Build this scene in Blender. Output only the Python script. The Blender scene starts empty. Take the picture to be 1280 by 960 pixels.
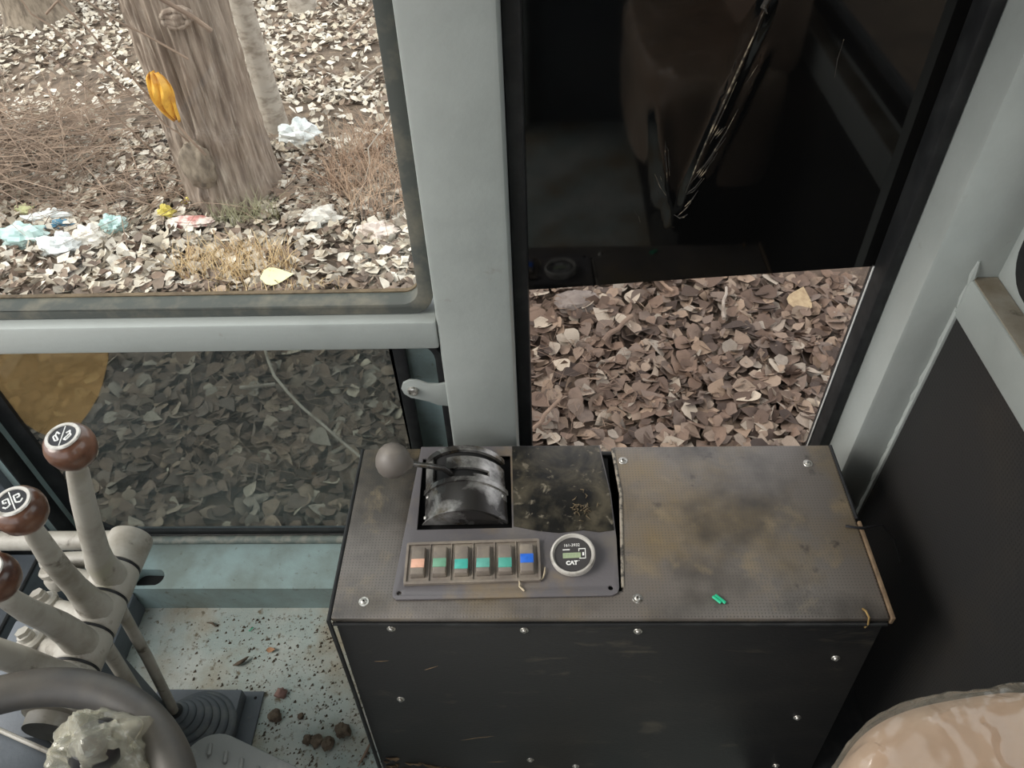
import bpy, bmesh, math, random
import numpy as np
from mathutils import Vector, Matrix, noise
from mathutils.geometry import tessellate_polygon

S = bpy.context.scene
COL = S.collection
R = math.radians

# ------------------------------------------------------------------ camera, sky, light, exposure
def srgb(r, g, b):
    f = lambda c: (c/255/12.92) if c/255 <= .04045 else ((c/255+.055)/1.055)**2.4
    return (f(r), f(g), f(b), 1.0)

pitch, yaw, roll = R(45.4), R(-3.1), R(-2.88)
Fv = Vector((math.sin(yaw)*math.cos(pitch), math.cos(yaw)*math.cos(pitch), -math.sin(pitch)))
r0 = Vector((math.cos(yaw), -math.sin(yaw), 0)); u0 = r0.cross(Fv)
Rv = math.cos(roll)*r0 + math.sin(roll)*u0; Uv = -math.sin(roll)*r0 + math.cos(roll)*u0
cam = bpy.data.cameras.new('camera'); cam_o = bpy.data.objects.new('camera', cam); COL.objects.link(cam_o)
M = Matrix((Rv, Uv, -Fv)).transposed().to_4x4(); M.translation = (0, 0, 1.22)
cam_o.matrix_world = M
cam.sensor_width = 36; cam.lens = 27.0; cam.clip_start = .02; cam.clip_end = 200
S.camera = cam_o

W = bpy.data.worlds.new('overcast_sky'); S.world = W; W.use_nodes = True
wn = W.node_tree.nodes; wl = W.node_tree.links
bg = wn['Background']; tc = wn.new('ShaderNodeTexCoord'); sx = wn.new('ShaderNodeSeparateXYZ')
mr = wn.new('ShaderNodeMapRange'); mr.inputs[1].default_value = 0; mr.inputs[2].default_value = 1
cr = wn.new('ShaderNodeMix'); cr.data_type = 'RGBA'
cr.inputs[6].default_value = (.86, .90, .95, 1); cr.inputs[7].default_value = (1.0, 1.0, 1.0, 1)
wl.new(tc.outputs['Generated'], sx.inputs[0]); wl.new(sx.outputs[2], mr.inputs[0]); wl.new(mr.outputs[0], cr.inputs[0])
wl.new(cr.outputs[2], bg.inputs[0]); bg.inputs[1].default_value = 1.5

sun = bpy.data.lights.new('sun', 'SUN'); sun.energy = 1.9; sun.angle = R(30); sun.color = (1, .95, .88)
sun_o = bpy.data.objects.new('sun', sun); COL.objects.link(sun_o)
sun_o.rotation_euler = Vector((.80, .20, -.62)).to_track_quat('-Z', 'Y').to_euler()

S.view_settings.view_transform = 'Standard'; S.view_settings.look = 'None'
S.view_settings.gamma = 1; S.view_settings.use_curve_mapping = False
S.view_settings.exposure = 0.55

# ------------------------------------------------------------------ helpers
def tag(o, label=None, cat=None, group=None, kind=None):
    if label: o['label'] = label
    if cat: o['category'] = cat
    if group: o['group'] = group
    if kind: o['kind'] = kind
    return o
def empty(name, loc, label=None, cat=None, group=None, kind=None):
    o = bpy.data.objects.new(name, None); COL.objects.link(o); o.location = loc; o.empty_display_size = .02
    return tag(o, label, cat, group, kind)

def frame(d):
    d = Vector(d).normalized(); a = Vector((0, 0, 1)) if abs(d.z) < .9 else Vector((1, 0, 0))
    u = d.cross(a).normalized(); return u, d.cross(u), d

class MB:
    def __init__(s): s.v = []; s.f = []
    def add(s, vs, fs):
        n = len(s.v); s.v += [tuple(p) for p in vs]; s.f += [tuple(i+n for i in f) for f in fs]; return s
    def box(s, x0, x1, y0, y1, z0, z1):
        vs = [(x, y, z) for z in (z0, z1) for y in (y0, y1) for x in (x0, x1)]
        return s.add(vs, [(0,2,3,1), (4,5,7,6), (0,1,5,4), (2,6,7,3), (0,4,6,2), (1,3,7,5)])
    def tube(s, pts, rad, seg=16, caps=True, flat=None):
        pts = [Vector(p) for p in pts]; n = len(pts)
        if not isinstance(rad, (list, tuple)): rad = [rad]*n
        vs = []; fs = []; u = None
        for i, p in enumerate(pts):
            d = (pts[min(i+1, n-1)] - pts[max(i-1, 0)]).normalized()
            if u is None: u = frame(d)[0]
            u = (u - d*u.dot(d)).normalized(); w = d.cross(u)
            for k in range(seg):
                a = 2*math.pi*k/seg; vs.append(p + rad[i]*(math.cos(a)*u + math.sin(a)*w))
        for i in range(n-1):
            for k in range(seg):
                a, b = i*seg+k, i*seg+(k+1) % seg; fs.append((a, b, b+seg, a+seg))
        if caps: fs.append(tuple(range(seg))[::-1]); fs.append(tuple(range((n-1)*seg, n*seg)))
        return s.add(vs, fs)
    def lathe(s, prof, o, d, seg=32):          # prof: (radius, distance along d)
        o = Vector(o); u, w, d = frame(d); vs = []; fs = []; n = len(prof)
        for r, h in prof:
            for k in range(seg):
                a = 2*math.pi*k/seg; vs.append(o + d*h + max(r, 1e-5)*(math.cos(a)*u + math.sin(a)*w))
        for i in range(n-1):
            for k in range(seg):
                a, b = i*seg+k, i*seg+(k+1) % seg; fs.append((a, b, b+seg, a+seg))
        fs.append(tuple(range(seg))[::-1]); fs.append(tuple(range((n-1)*seg, n*seg)))
        return s.add(vs, fs)
    def prism(s, outer, holes, a0, a1, ax='z'):   # polygon with holes extruded along an axis
        loops = [outer] + list(holes); flat = [p for l in loops for p in l]; m = len(flat)
        tris = tessellate_polygon([[Vector((p[0], p[1], 0)) for p in l] for l in loops])
        if ax == 'z': mk = lambda p, a: (p[0], p[1], a)
        elif ax == 'y': mk = lambda p, a: (p[0], a, p[1])
        else: mk = lambda p, a: (a, p[0], p[1])
        vs = [mk(p, a0) for p in flat] + [mk(p, a1) for p in flat]; fs = []
        for t in tris: fs.append(tuple(t)); fs.append(tuple(i+m for i in reversed(t)))
        n = 0
        for l in loops:
            for k in range(len(l)):
                a, b = n+k, n+(k+1) % len(l); fs.append((a, b, b+m, a+m))
            n += len(l)
        return s.add(vs, fs)
    def build(s, name, mat, parent=None, bevel=0, smooth=40, bseg=2, sub=0):
        me = bpy.data.meshes.new(name); me.from_pydata(s.v, [], s.f); 
        bm = bmesh.new(); bm.from_mesh(me); bmesh.ops.remove_doubles(bm, verts=bm.verts, dist=1e-6)
        bmesh.ops.recalc_face_normals(bm, faces=bm.faces)
        if bevel:
            es = [e for e in bm.edges if len(e.link_faces) == 2 and e.calc_face_angle(0) > R(35)]
            bmesh.ops.bevel(bm, geom=es, offset=bevel, segments=bseg, affect='EDGES', profile=.5, clamp_overlap=True)
        bm.to_mesh(me); bm.free()
        if smooth:
            me.shade_smooth(); me.set_sharp_from_angle(angle=R(smooth))
        return link(me, name, mat, parent)
def link(me, name, mat, parent=None):
    o = bpy.data.objects.new(name, me); COL.objects.link(o)
    if mat: me.materials.append(mat)
    if parent:
        o.parent = parent; o.location = -parent_loc(parent)
    return o
def parent_loc(p):
    v = Vector(p.location)
    while p.parent: p = p.parent; v = v + Vector(p.location)
    return v
def rrect(x0, x1, y0, y1, r, n=6, skip=()):
    pts = []
    for (cx, cy, a0, k) in ((x1-r, y1-r, 0, 0), (x0+r, y1-r, 90, 1), (x0+r, y0+r, 180, 2), (x1-r, y0+r, 270, 3)):
        for i in range(n+1):
            a = R(a0 + 90*i/n); pts.append((cx + r*math.cos(a), cy + r*math.sin(a)))
    return pts
def circ(x, y, r, n=16): return [(x + r*math.cos(2*math.pi*k/n), y + r*math.sin(2*math.pi*k/n)) for k in range(n)]
def rect(x0, x1, y0, y1): return [(x0, y0), (x1, y0), (x1, y1), (x0, y1)]
def fb(p, s, o=0): return noise.fractal(Vector(p)*s + Vector((o, o*1.7, -o)), 1.0, 2.0, 4)

def text_mesh(txt, size, name, mat, parent, loc, rotz=0, bold=0.0, lift=.0002):
    cu = bpy.data.curves.new('t', 'FONT'); cu.body = txt; cu.size = size; cu.align_x = 'CENTER'; cu.align_y = 'CENTER'
    cu.offset = bold; cu.extrude = lift; cu.resolution_u = 3
    t = bpy.data.objects.new('t', cu); COL.objects.link(t)
    bpy.context.view_layer.update()
    me = bpy.data.meshes.new_from_object(t.evaluated_get(bpy.context.evaluated_depsgraph_get()))
    bpy.data.objects.remove(t); bpy.data.curves.remove(cu)
    me.transform(Matrix.Translation(Vector(loc)) @ Matrix.Rotation(rotz, 4, 'Z'))
    return link(me, name, mat, parent)

# ------------------------------------------------------------------ materials
def nodes(name):
    m = bpy.data.materials.new(name); m.use_nodes = True
    n = m.node_tree.nodes; return m, n, m.node_tree.links, n['Principled BSDF']
def ramp_noise(n, l, co, scale, lo, hi, detail=6, rough=.6, dist=0, vec=None):
    t = n.new('ShaderNodeTexNoise'); t.inputs['Scale'].default_value = scale; t.inputs['Detail'].default_value = detail
    t.inputs['Roughness'].default_value = rough; t.inputs['Distortion'].default_value = dist
    l.new(co, t.inputs['Vector'])
    r = n.new('ShaderNodeMapRange'); r.inputs[1].default_value = lo; r.inputs[2].default_value = hi; r.clamp = True
    l.new(t.outputs[0], r.inputs[0]); return r.outputs[0], t.outputs[0]
def mixc(n, l, fac, a, b):
    x = n.new('ShaderNodeMix'); x.data_type = 'RGBA'
    for v, i in ((fac, 0), (a, 6), (b, 7)):
        if hasattr(v, 'links'): l.new(v, x.inputs[i])
        else: x.inputs[i].default_value = v
    return x.outputs[2]
def pmat(name, base, layers=(), rough=.6, metal=0, bump=0, bscale=200, spec=.5, stretch=(1, 1, 1), rlo=None, coat=0, dots=None):
    """layers: (colour, noise scale, lo, hi[, distortion]) mixed over the base colour"""
    m, n, l, p = nodes(name)
    tcn = n.new('ShaderNodeTexCoord'); mp = n.new('ShaderNodeMapping'); mp.inputs['Scale'].default_value = stretch
    l.new(tcn.outputs['Object'], mp.inputs['Vector']); co = mp.outputs[0]
    c = base; last = None
    for L in layers:
        f, raw = ramp_noise(n, l, co, L[1], L[2], L[3], dist=L[4] if len(L) > 4 else 0)
        c = mixc(n, l, f, c, L[0]); last = f
    hgt = None
    if dots:                                  # perforated vinyl: a regular grid of pin holes
        v = n.new('ShaderNodeTexVoronoi'); v.inputs['Randomness'].default_value = 0; v.inputs['Scale'].default_value = dots[0]
        l.new(tcn.outputs['Object'], v.inputs['Vector'])
        r = n.new('ShaderNodeMapRange'); r.inputs[1].default_value = dots[1]*.75; r.inputs[2].default_value = dots[1]; r.clamp = True
        l.new(v.outputs['Distance'], r.inputs[0]); hgt = r.outputs[0]
        c = mixc(n, l, hgt, dots[2], c)
    if hasattr(c, 'links'): l.new(c, p.inputs['Base Color'])
    else: p.inputs['Base Color'].default_value = c
    p.inputs['Roughness'].default_value = rough; p.inputs['Metallic'].default_value = metal
    p.inputs['Specular IOR Level'].default_value = spec; p.inputs['Coat Weight'].default_value = coat
    if rlo is not None and last is not None:
        r = n.new('ShaderNodeMapRange'); r.inputs[3].default_value = rough; r.inputs[4].default_value = rlo
        l.new(last, r.inputs[0]); l.new(r.outputs[0], p.inputs['Roughness'])
    if bump or hgt:
        b = n.new('ShaderNodeBump'); b.inputs['Strength'].default_value = max(bump, .2); b.inputs['Distance'].default_value = .002
        if hgt: l.new(hgt, b.inputs['Height'])
        else:
            f, raw = ramp_noise(n, l, co, bscale, 0, 1); l.new(raw, b.inputs['Height'])
        l.new(b.outputs[0], p.inputs['Normal'])
    return m
def glass(name, tint, dust=0, dustc=(.5, .5, .48, 1), ior=1.45, dscale=6, rough=.0):
    m, n, l, p = nodes(name); n.remove(p)
    out = n['Material Output']; tr = n.new('ShaderNodeBsdfTransparent'); tr.inputs[0].default_value = tint
    gl = n.new('ShaderNodeBsdfGlossy'); gl.inputs['Roughness'].default_value = rough
    lw = n.new('ShaderNodeLayerWeight'); lw.inputs[0].default_value = .5      # Schlick reflectance, same from both faces
    pw = n.new('ShaderNodeMath'); pw.operation = 'POWER'; l.new(lw.outputs['Facing'], pw.inputs[0]); pw.inputs[1].default_value = 5
    f0 = ((ior-1)/(ior+1))**2
    fr = n.new('ShaderNodeMath'); fr.operation = 'MULTIPLY_ADD'; l.new(pw.outputs[0], fr.inputs[0]); fr.inputs[1].default_value = 1-f0; fr.inputs[2].default_value = f0
    a = n.new('ShaderNodeMixShader'); l.new(fr.outputs[0], a.inputs[0]); l.new(tr.outputs[0], a.inputs[1]); l.new(gl.outputs[0], a.inputs[2])
    res = a
    if dust:
        tcn = n.new('ShaderNodeTexCoord')
        f, raw = ramp_noise(n, l, tcn.outputs['Object'], dscale, .3, .75)
        k = n.new('ShaderNodeMath'); k.operation = 'MULTIPLY_ADD'; l.new(f, k.inputs[0]); k.inputs[1].default_value = dust*.8; k.inputs[2].default_value = dust*.6
        d = n.new('ShaderNodeBsdfDiffuse'); d.inputs[0].default_value = dustc
        b = n.new('ShaderNodeMixShader'); l.new(k.outputs[0], b.inputs[0]); l.new(a.outputs[0], b.inputs[1]); l.new(d.outputs[0], b.inputs[2]); res = b
    l.new(res.outputs[0], out.inputs[0]); return m

PAINT = pmat('cab_paint', srgb(160, 165, 161), [(srgb(144, 149, 145), 6, .45, .75), (srgb(120, 112, 98), 22, .68, .85)], rough=.42, bump=.05, bscale=90)
PAINT_DIRTY = pmat('cab_paint_dusty', srgb(150, 146, 134), [(srgb(112, 100, 82), 9, .4, .62), (srgb(70, 62, 52), 40, .62, .75)], rough=.7)
TEAL = pmat('sill_paint', srgb(142, 162, 162), [(srgb(122, 134, 129), 9, .42, .62), (srgb(92, 90, 78), 60, .62, .76)], rough=.45, bump=.05)
FLOORM = pmat('floor_paint', srgb(156, 168, 163), [(srgb(184, 187, 180), 7, .42, .62), (srgb(146, 132, 106), 4.5, .47, .64), (srgb(108, 100, 82), 90, .56, .68), (srgb(190, 190, 180), 330, .62, .68), (srgb(64, 62, 56), 260, .64, .70)], rough=.8, bump=.35, bscale=350)
RUBBER = pmat('rubber', srgb(30, 31, 32), [(srgb(46, 47, 47), 30, .45, .7)], rough=.5, spec=.3)
RUBBER_GREY = pmat('rubber_grey', srgb(84, 87, 83), [(srgb(118, 114, 102), 25, .45, .7)], rough=.8, spec=.25)
SLATE = pmat('slate_paint', srgb(92, 98, 104), [(srgb(74, 79, 84), 8, .45, .7), (srgb(118, 118, 112), 70, .66, .8)], rough=.55, bump=.05)
VINYL = pmat('vinyl_perforated', srgb(100, 94, 88), [(srgb(108, 94, 70), 8, .44, .66), (srgb(54, 50, 45), 5.5, .50, .66), (srgb(128, 114, 90), 17, .56, .76, .3), (srgb(46, 42, 38), 26, .63, .72)], rough=.42, spec=.7, bump=.3, dots=(250, .32, srgb(46, 42, 39)))
VINYL_SMOOTH = pmat('vinyl_black', srgb(30, 30, 30), [(srgb(42, 40, 38), 6, .5, .75), (srgb(84, 78, 66), 13, .60, .84, .5)], rough=.55, bump=.08, bscale=160, stretch=(1, 1, 2.5))
VINYL_WALL = pmat('vinyl_wall', srgb(34, 33, 32), [(srgb(50, 45, 38), 5, .5, .8)], rough=.6, bump=.35, dots=(210, .32, srgb(18, 18, 18)))
BOARD = pmat('board_edge', srgb(122, 102, 78), [(srgb(82, 66, 50), 60, .4, .7)], rough=.85)
PLATE = pmat('plate_black', srgb(96, 93, 95), [(srgb(112, 106, 98), 12, .5, .7, .2), (srgb(124, 106, 76), 7, .54, .70)], rough=.45, rlo=.65, bump=.06)
SHEET = pmat('sheet_black', srgb(24, 24, 22), [(srgb(86, 80, 66), 14, .44, .72, .8), (srgb(30, 29, 26), 34, .5, .62), (srgb(116, 108, 92), 70, .60, .72, .4)], rough=.3, rlo=.7, bump=.15, bscale=60)
CASTBLK = pmat('worn_black_metal', srgb(62, 60, 58), [(srgb(178, 176, 172), 18, .46, .66, .3), (srgb(96, 84, 62), 30, .6, .74)], rough=.27, metal=.6, bump=.2, bscale=60)
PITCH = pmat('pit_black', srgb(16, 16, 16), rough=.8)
KNOBBLK = pmat('knob_plastic', srgb(104, 98, 92), [(srgb(128, 120, 110), 30, .45, .7)], rough=.5)
SWITCH = pmat('switch_plastic', srgb(118, 109, 100), [(srgb(140, 130, 116), 40, .45, .7)], rough=.6)
CHROME = pmat('bezel_metal', srgb(206, 202, 194), [(srgb(150, 144, 134), 60, .5, .7)], rough=.3, metal=.35)
DIAL = pmat('dial_face', srgb(58, 56, 56), rough=.4)
LCD = pmat('lcd', srgb(150, 164, 132), rough=.25)
WHITE = pmat('print_white', srgb(226, 226, 222), rough=.5)
SCREW = pmat('screw_metal', srgb(190, 188, 182), [(srgb(120, 114, 104), 300, .5, .65)], rough=.35, metal=.8)
LEVERP = pmat('lever_paint', srgb(160, 156, 146), [(srgb(126, 120, 108), 18, .45, .68), (srgb(84, 76, 64), 40, .60, .72), (srgb(172, 172, 148), 9, .6, .8)], rough=.5, bump=.12, bscale=80)
WOOD = pmat('knob_brown', srgb(96, 66, 50), [(srgb(60, 36, 28), 40, .42, .68), (srgb(136, 96, 76), 14, .58, .75)], rough=.3, coat=.25)
ICON = pmat('icon_black', srgb(36, 36, 40), rough=.3)
RIM = pmat('wheel_rubber', srgb(62, 60, 58), [(srgb(90, 84, 74), 14, .45, .8)], rough=.5)
BELLOW = pmat('bellows_rubber', srgb(74, 79, 84), [(srgb(100, 102, 100), 40, .5, .75)], rough=.5)
PEDALM = pmat('pedal_metal', srgb(136, 138, 136), [(srgb(160, 160, 154), 30, .5, .7), (srgb(86, 82, 74), 18, .6, .75)], rough=.5, bump=.15)
SEATM = pmat('seat_fabric', srgb(182, 155, 134), [(srgb(156, 131, 111), 8, .4, .7)], rough=.8)
GREEN = pmat('green_plastic', srgb(40, 172, 128), rough=.4)
BLACKP = pmat('black_plastic', srgb(26, 26, 28), rough=.4)
BARK = pmat('bark', srgb(142, 126, 112), [(srgb(112, 96, 84), 40, .45, .62), (srgb(168, 154, 140), 70, .52, .72)], rough=.9, bump=.6, bscale=60, stretch=(1, 1, .10))
BARK_PALE = pmat('bark_pale', srgb(166, 156, 144), [(srgb(128, 116, 104), 14, .45, .65)], rough=.9, bump=.3, bscale=30, stretch=(1, 1, 2.0))
BURL = pmat('burl_bark', srgb(140, 126, 110), [(srgb(96, 84, 72), 30, .42, .62)], rough=.9, bump=.5, bscale=50, stretch=(1, 1, .3))
SOIL = pmat('soil', srgb(112, 96, 82), [(srgb(80, 68, 58), 3, .4, .65), (srgb(134, 116, 98), 18, .5, .7), (srgb(66, 56, 48), 60, .58, .72)], rough=.95, bump=.6, bscale=60)
TWIG = pmat('twig', srgb(150, 128, 110), [(srgb(106, 88, 76), 8, .4, .7)], rough=.9)
STRAW = pmat('straw', srgb(206, 180, 138), [(srgb(176, 146, 108), 9, .4, .65)], rough=.85)
REDGRASS = pmat('red_straw', srgb(178, 150, 126), [(srgb(146, 118, 98), 9, .4, .65)], rough=.85)
STONE = pmat('stone', srgb(138, 128, 120), [(srgb(112, 102, 96), 20, .4, .65)], rough=.9, bump=.4, bscale=60)
ORANGE = pmat('orange_sheet', srgb(220, 166, 58), [(srgb(186, 126, 40), 14, .5, .68)], rough=.45)
BAGW = pmat('bag_white', srgb(226, 228, 226), [(srgb(190, 196, 196), 14, .45, .7)], rough=.35)
BAGT = pmat('bag_teal', srgb(176, 204, 200), [(srgb(214, 222, 220), 9, .5, .7)], rough=.35)
BLUE = pmat('blue_scrap', srgb(70, 120, 146), rough=.5)
YELLOW = pmat('yellow_scrap', srgb(206, 188, 92), rough=.5)
RED = pmat('red_scrap', srgb(184, 122, 114), [(srgb(222, 206, 196), 16, .44, .56)], rough=.45)
CLOD = pmat('clod', srgb(100, 88, 74), [(srgb(70, 60, 50), 90, .45, .65)], rough=.95)
GLASS_CLEAR = glass('pane_clear', (.96, .98, .97, 1))
GLASS_LOWER = glass('pane_grey', (.50, .54, .53, 1), dust=.14, dustc=srgb(134, 142, 139), ior=1.5)
GLASS_RIGHT = glass('pane_right', (.80, .79, .79, 1))
AMBER = glass('amber_reflection_tint', (.95, .83, .62, 1), dust=.26, dustc=srgb(184, 160, 118), dscale=4)
WRAP = glass('plastic_wrap', (.96, .94, .90, 1), dust=.10, dustc=srgb(224, 218, 200), ior=1.7, dscale=14, rough=.16)
WRAP2 = glass('plastic_wrap_milky', (.96, .95, .90, 1), dust=.22, dustc=srgb(226, 222, 200), ior=1.6, dscale=30, rough=.10)
FILM = pmat('tint_film', srgb(9, 9, 9), [(srgb(13, 12, 11), 5, .5, .7)], rough=.05, spec=.45)
CREASE_GLINT = pmat('film_crease_glint', srgb(78, 74, 70), [(srgb(214, 196, 168), 60, .50, .66)], rough=.25, metal=.2)  # pale tan layer puts the highlights on the folds into the colour

def leaf_mat(name, cols, attr):
    m, n, l, p = nodes(name)
    if attr:
        a = n.new('ShaderNodeAttribute'); a.attribute_name = 'tone'; fac = a.outputs['Fac']
    else:
        a = n.new('ShaderNodeObjectInfo'); fac = a.outputs['Random']
    r = n.new('ShaderNodeValToRGB'); e = r.color_ramp.elements
    for i, c in enumerate(cols):
        x = i/(len(cols)-1)
        if i < 2: e[i].position = x if i == 0 else 1/(len(cols)-1); e[i].color = c
        else: k = e.new(x); k.color = c
    l.new(fac, r.inputs[0])
    tcn = n.new('ShaderNodeTexCoord'); f, raw = ramp_noise(n, l, tcn.outputs['Object'], 45, .35, .7)
    hs = n.new('ShaderNodeHueSaturation'); l.new(r.outputs[0], hs.inputs['Color'])
    k = n.new('ShaderNodeMapRange'); k.inputs[3].default_value = .8; k.inputs[4].default_value = 1.1; l.new(f, k.inputs[0]); l.new(k.outputs[0], hs.inputs['Value'])
    l.new(hs.outputs[0], p.inputs['Base Color']); p.inputs['Roughness'].default_value = .75; return m
LEAFC = [srgb(*c) for c in ((66, 54, 47), (98, 80, 68), (128, 106, 90), (116, 102, 92), (152, 130, 110), (148, 138, 126), (194, 180, 160), (222, 213, 200))]
LEAF_STUFF = leaf_mat('leaf_litter', LEAFC, True)
LEAF_ONE = leaf_mat('leaf_single', LEAFC[:7], False)

# ------------------------------------------------------------------ the setting: cab shell
def struct(o, label): return tag(o, label, kind='structure')
floor = MB().box(-.95, .52, -.85, .665, -.03, 0).build('floor', FLOORM, smooth=0); struct(floor, 'pale teal painted cab floor plate, dusty and speckled')
mat_ = MB().box(.30, .486, -.80, .655, 0, .004).build('dark_floor_sheet', RUBBER, smooth=0); tag(mat_, 'dark sheet over the floor between console, seat and rear wall', 'floor mat')  # dark sheet added to make the floor right of the console dark
# raised sill along the window wall with a slotted hole
st = MB().prism(rect(-.84, .44, .657, .765), [[(-.681 + (.012 if abs(a) < 90 else -.012) + .016*math.cos(R(a)), .679 + .016*math.sin(R(a))) for a in range(-90, 270, 20)]], .045, .066)
st.box(-.84, .44, .657, .661, 0, .045)
sill = st.build('trim_1', TEAL, smooth=30); struct(sill, 'raised teal sill step along the foot of the window wall')
pit = MB().box(-.72, -.64, .664, .70, .004, .044).build('slot_cavity', PITCH, sill)
MB().tube([(-.84, .751, .071), (-.24, .751, .071), (.42, .751, .071)], .0075, 10).build('sill_gasket', pmat('sill_rubber', srgb(104, 114, 109), [(srgb(134, 136, 127), 60, .45, .6)], rough=.6), sill)
MB().tube([(-.80, .7585, .078), (-.5, .7585, .0775), (.0, .7585, .0785)], .0016, 6).build('bright_line', WHITE, sill)

wall_b = empty('wall_back', (0, .74, 0)); struct(wall_b, 'painted steel window wall of the cab')
MB().box(-.126, -.034, .700, .785, .02, 1.75).build('pillar', PAINT, wall_b, bevel=.006)
MB().box(.434, .56, .700, .80, .0, 1.75).build('pillar', PAINT, wall_b, bevel=.006)
MB().box(-.93, -.8285, .700, .79, .0, 1.75).build('pillar', SLATE, wall_b, bevel=.006)
MB().box(-.8285, -.126, .700, .75, .572, .616).build('cross_bar', PAINT, wall_b, bevel=.004)
MB().box(-.8285, .434, .70, .79, 1.62, 1.75).build('header', PAINT, wall_b, bevel=.004)
MB().box(-.192, -.126, .772, .776, .07, .60).build('jamb_plate', TEAL, wall_b, smooth=0)
MB().box(-.8285, -.816, .7155, .79, .02, .58).build('jamb_strip', TEAL, wall_b, bevel=.001)
MB().box(-.95, .512, .766, .79, -.25, .056).build('sill_plate', SLATE, wall_b, smooth=0)
br = MB().prism([(-.124, .502), (-.136, .499), (-.150, .500), (-.163, .507), (-.174, .5075), (-.183, .502), (-.1865, .492), (-.184, .482), (-.176, .474), (-.165, .471), (-.152, .466), (-.140, .459), (-.124, .457)], [], .710, .714, 'y').build('hinge_bracket', PAINT, wall_b, bevel=.001)
MB().lathe([(0, -.003), (.007, -.003), (.0075, 0), (.007, .003), (.005, .004), (.0048, .0015), (0, .0015)], (-.171, .709, .489), (0, -1, 0), 20).build('bolt', SCREW, br)
# weld spatter beads where the pillar meets the rear frame
rnd = random.Random(3)
wb = MB()
for i in range(15):
    t = i/14; z = .20 + .46*t
    wb.tube([(.4840 + rnd.uniform(-.001, .002), .6995, z), (.4845, .6985, z + .016), (.4840, .6995, z + .034)], [.0015, .0028 + .0022*rnd.random(), .0015], 8)
wb.build('weld_bead', PAINT, wall_b)

# window_1: upper left pane
w1 = empty('window_1', (-.5, .735, .62)); struct(w1, 'large upper cab window')
MB().prism(rrect(-.8265, -.128, .617, 1.618, .03), [rrect(-.806, -.1455, .632, 1.60, .022)], .716, .748, 'y').build('gasket', RUBBER_GREY, w1, bevel=.004)
MB().prism(rrect(-.812, -.140, .626, 1.61, .022), [], .735, .739, 'y').build('pane', GLASS_CLEAR, w1, smooth=0)
MB().prism(rrect(-.808, -.1435, .630, 1.602, .022), [rrect(-.805, -.1475, .6335, 1.599, .02)], .7395, .7455, 'y').build('seal_lip', BOARD, w1, smooth=0)
# window_2: lower pane
w2 = empty('window_2', (-.5, .765, .07)); struct(w2, 'low tinted cab window below the cross bar')
MB().prism(rrect(-.820, -.1265, .010, .572, .035), [rrect(-.813, -.1365, .040, .5690, .03)], .716, .745, 'y').build('gasket', RUBBER, w2, bevel=.003)
MB().prism(rect(-.819, -.190, .070, .5995), [], .764, .769, 'y').build('pane', GLASS_LOWER, w2, smooth=0)
MB().box(-.2005, -.183, .755, .7635, .068, .585).build('edge_seal', RUBBER, w2, bevel=.002)
MB().prism(rect(-.8195, -.2006, .058, .58), [rrect(-.786, -.198, .089, .579, .055)], .757, .7635, 'y').build('pane_border', RUBBER, w2, smooth=0)
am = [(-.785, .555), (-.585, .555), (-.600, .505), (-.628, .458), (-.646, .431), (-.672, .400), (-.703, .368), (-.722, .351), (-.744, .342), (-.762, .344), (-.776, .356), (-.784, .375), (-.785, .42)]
MB().prism(am, [], .7615, .7633, 'y').build('amber_reflection', AMBER, w2, smooth=0)['label'] = 'amber reflection at the pane corner'  # reflection in the glass, built as a tinted sheet on the pane
# window_3: right pane with loose tint film
w3 = empty('window_3', (.2, .79, .1)); struct(w3, 'right cab window half covered by creased black tint film')
MB().prism(rect(-.034, .434, .066, 1.62), [rrect(-.0145, .418, .082, 1.60, .02)], .755, .800, 'y').build('gasket', RUBBER, w3, bevel=.004)
MB().prism(rect(-.03, .431, .07, 1.615), [], .788, .792, 'y').build('pane', GLASS_RIGHT, w3, smooth=0)
MB().tube([(.4165, .7855, .09), (.4165, .7855, .30), (.4170, .7855, .624)], .0012, 6).build('bright_line', WHITE, w3)  # light showing in the gap beside the glass, built as a white bead
# film: a sheet with gentle waves and real folds, stands 1 mm clear of the glass
fx, fz = 90, 140; fv = []; ff = []
folds = [((.223, .945), (.166, .706), .0030, .010), ((.207, .880), (.176, .745), .0016, .005), ((.232, .90), (.186, .725), .0014, .006), ((.139, .80), (.160, .69), .0018, .007), ((.128, .84), (.150, .72), .0015, .012), ((.19, .77), (.165, .70), .0016, .005)]
def fold_h(x, z):
    h = 0
    for (ax, az), (bx, bz), A, wd in folds:
        dx, dz = bx-ax, bz-az; L = dx*dx+dz*dz; t = ((x-ax)*dx + (z-az)*dz)/L; tt = min(1, max(0, t))
        d = math.hypot(x-ax-tt*dx, z-az-tt*dz); h = max(h, .55*A*math.exp(-(d/wd)**2*2)*(1-abs(2*tt-1)**6*.5))
    return h
for j in range(fz+1):
    for i in range(fx+1):
        x = -.017 + .4365*i/fx; zb = .5945 + (.6235-.5945)*i/fx; z = zb + (1.61-zb)*(j/fz)**1.6
        fv.append((x, .7868 - fold_h(x, z) - .00005*fb((x, 0, z), 9), z))
for j in range(fz):
    for i in range(fx):
        a = j*(fx+1)+i; ff.append((a, a+1, a+fx+2, a+fx+1))
film = MB().add(fv, ff).build('tint_film', FILM, w3, smooth=60); film['label'] = 'glossy black tint film with creases'
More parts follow.
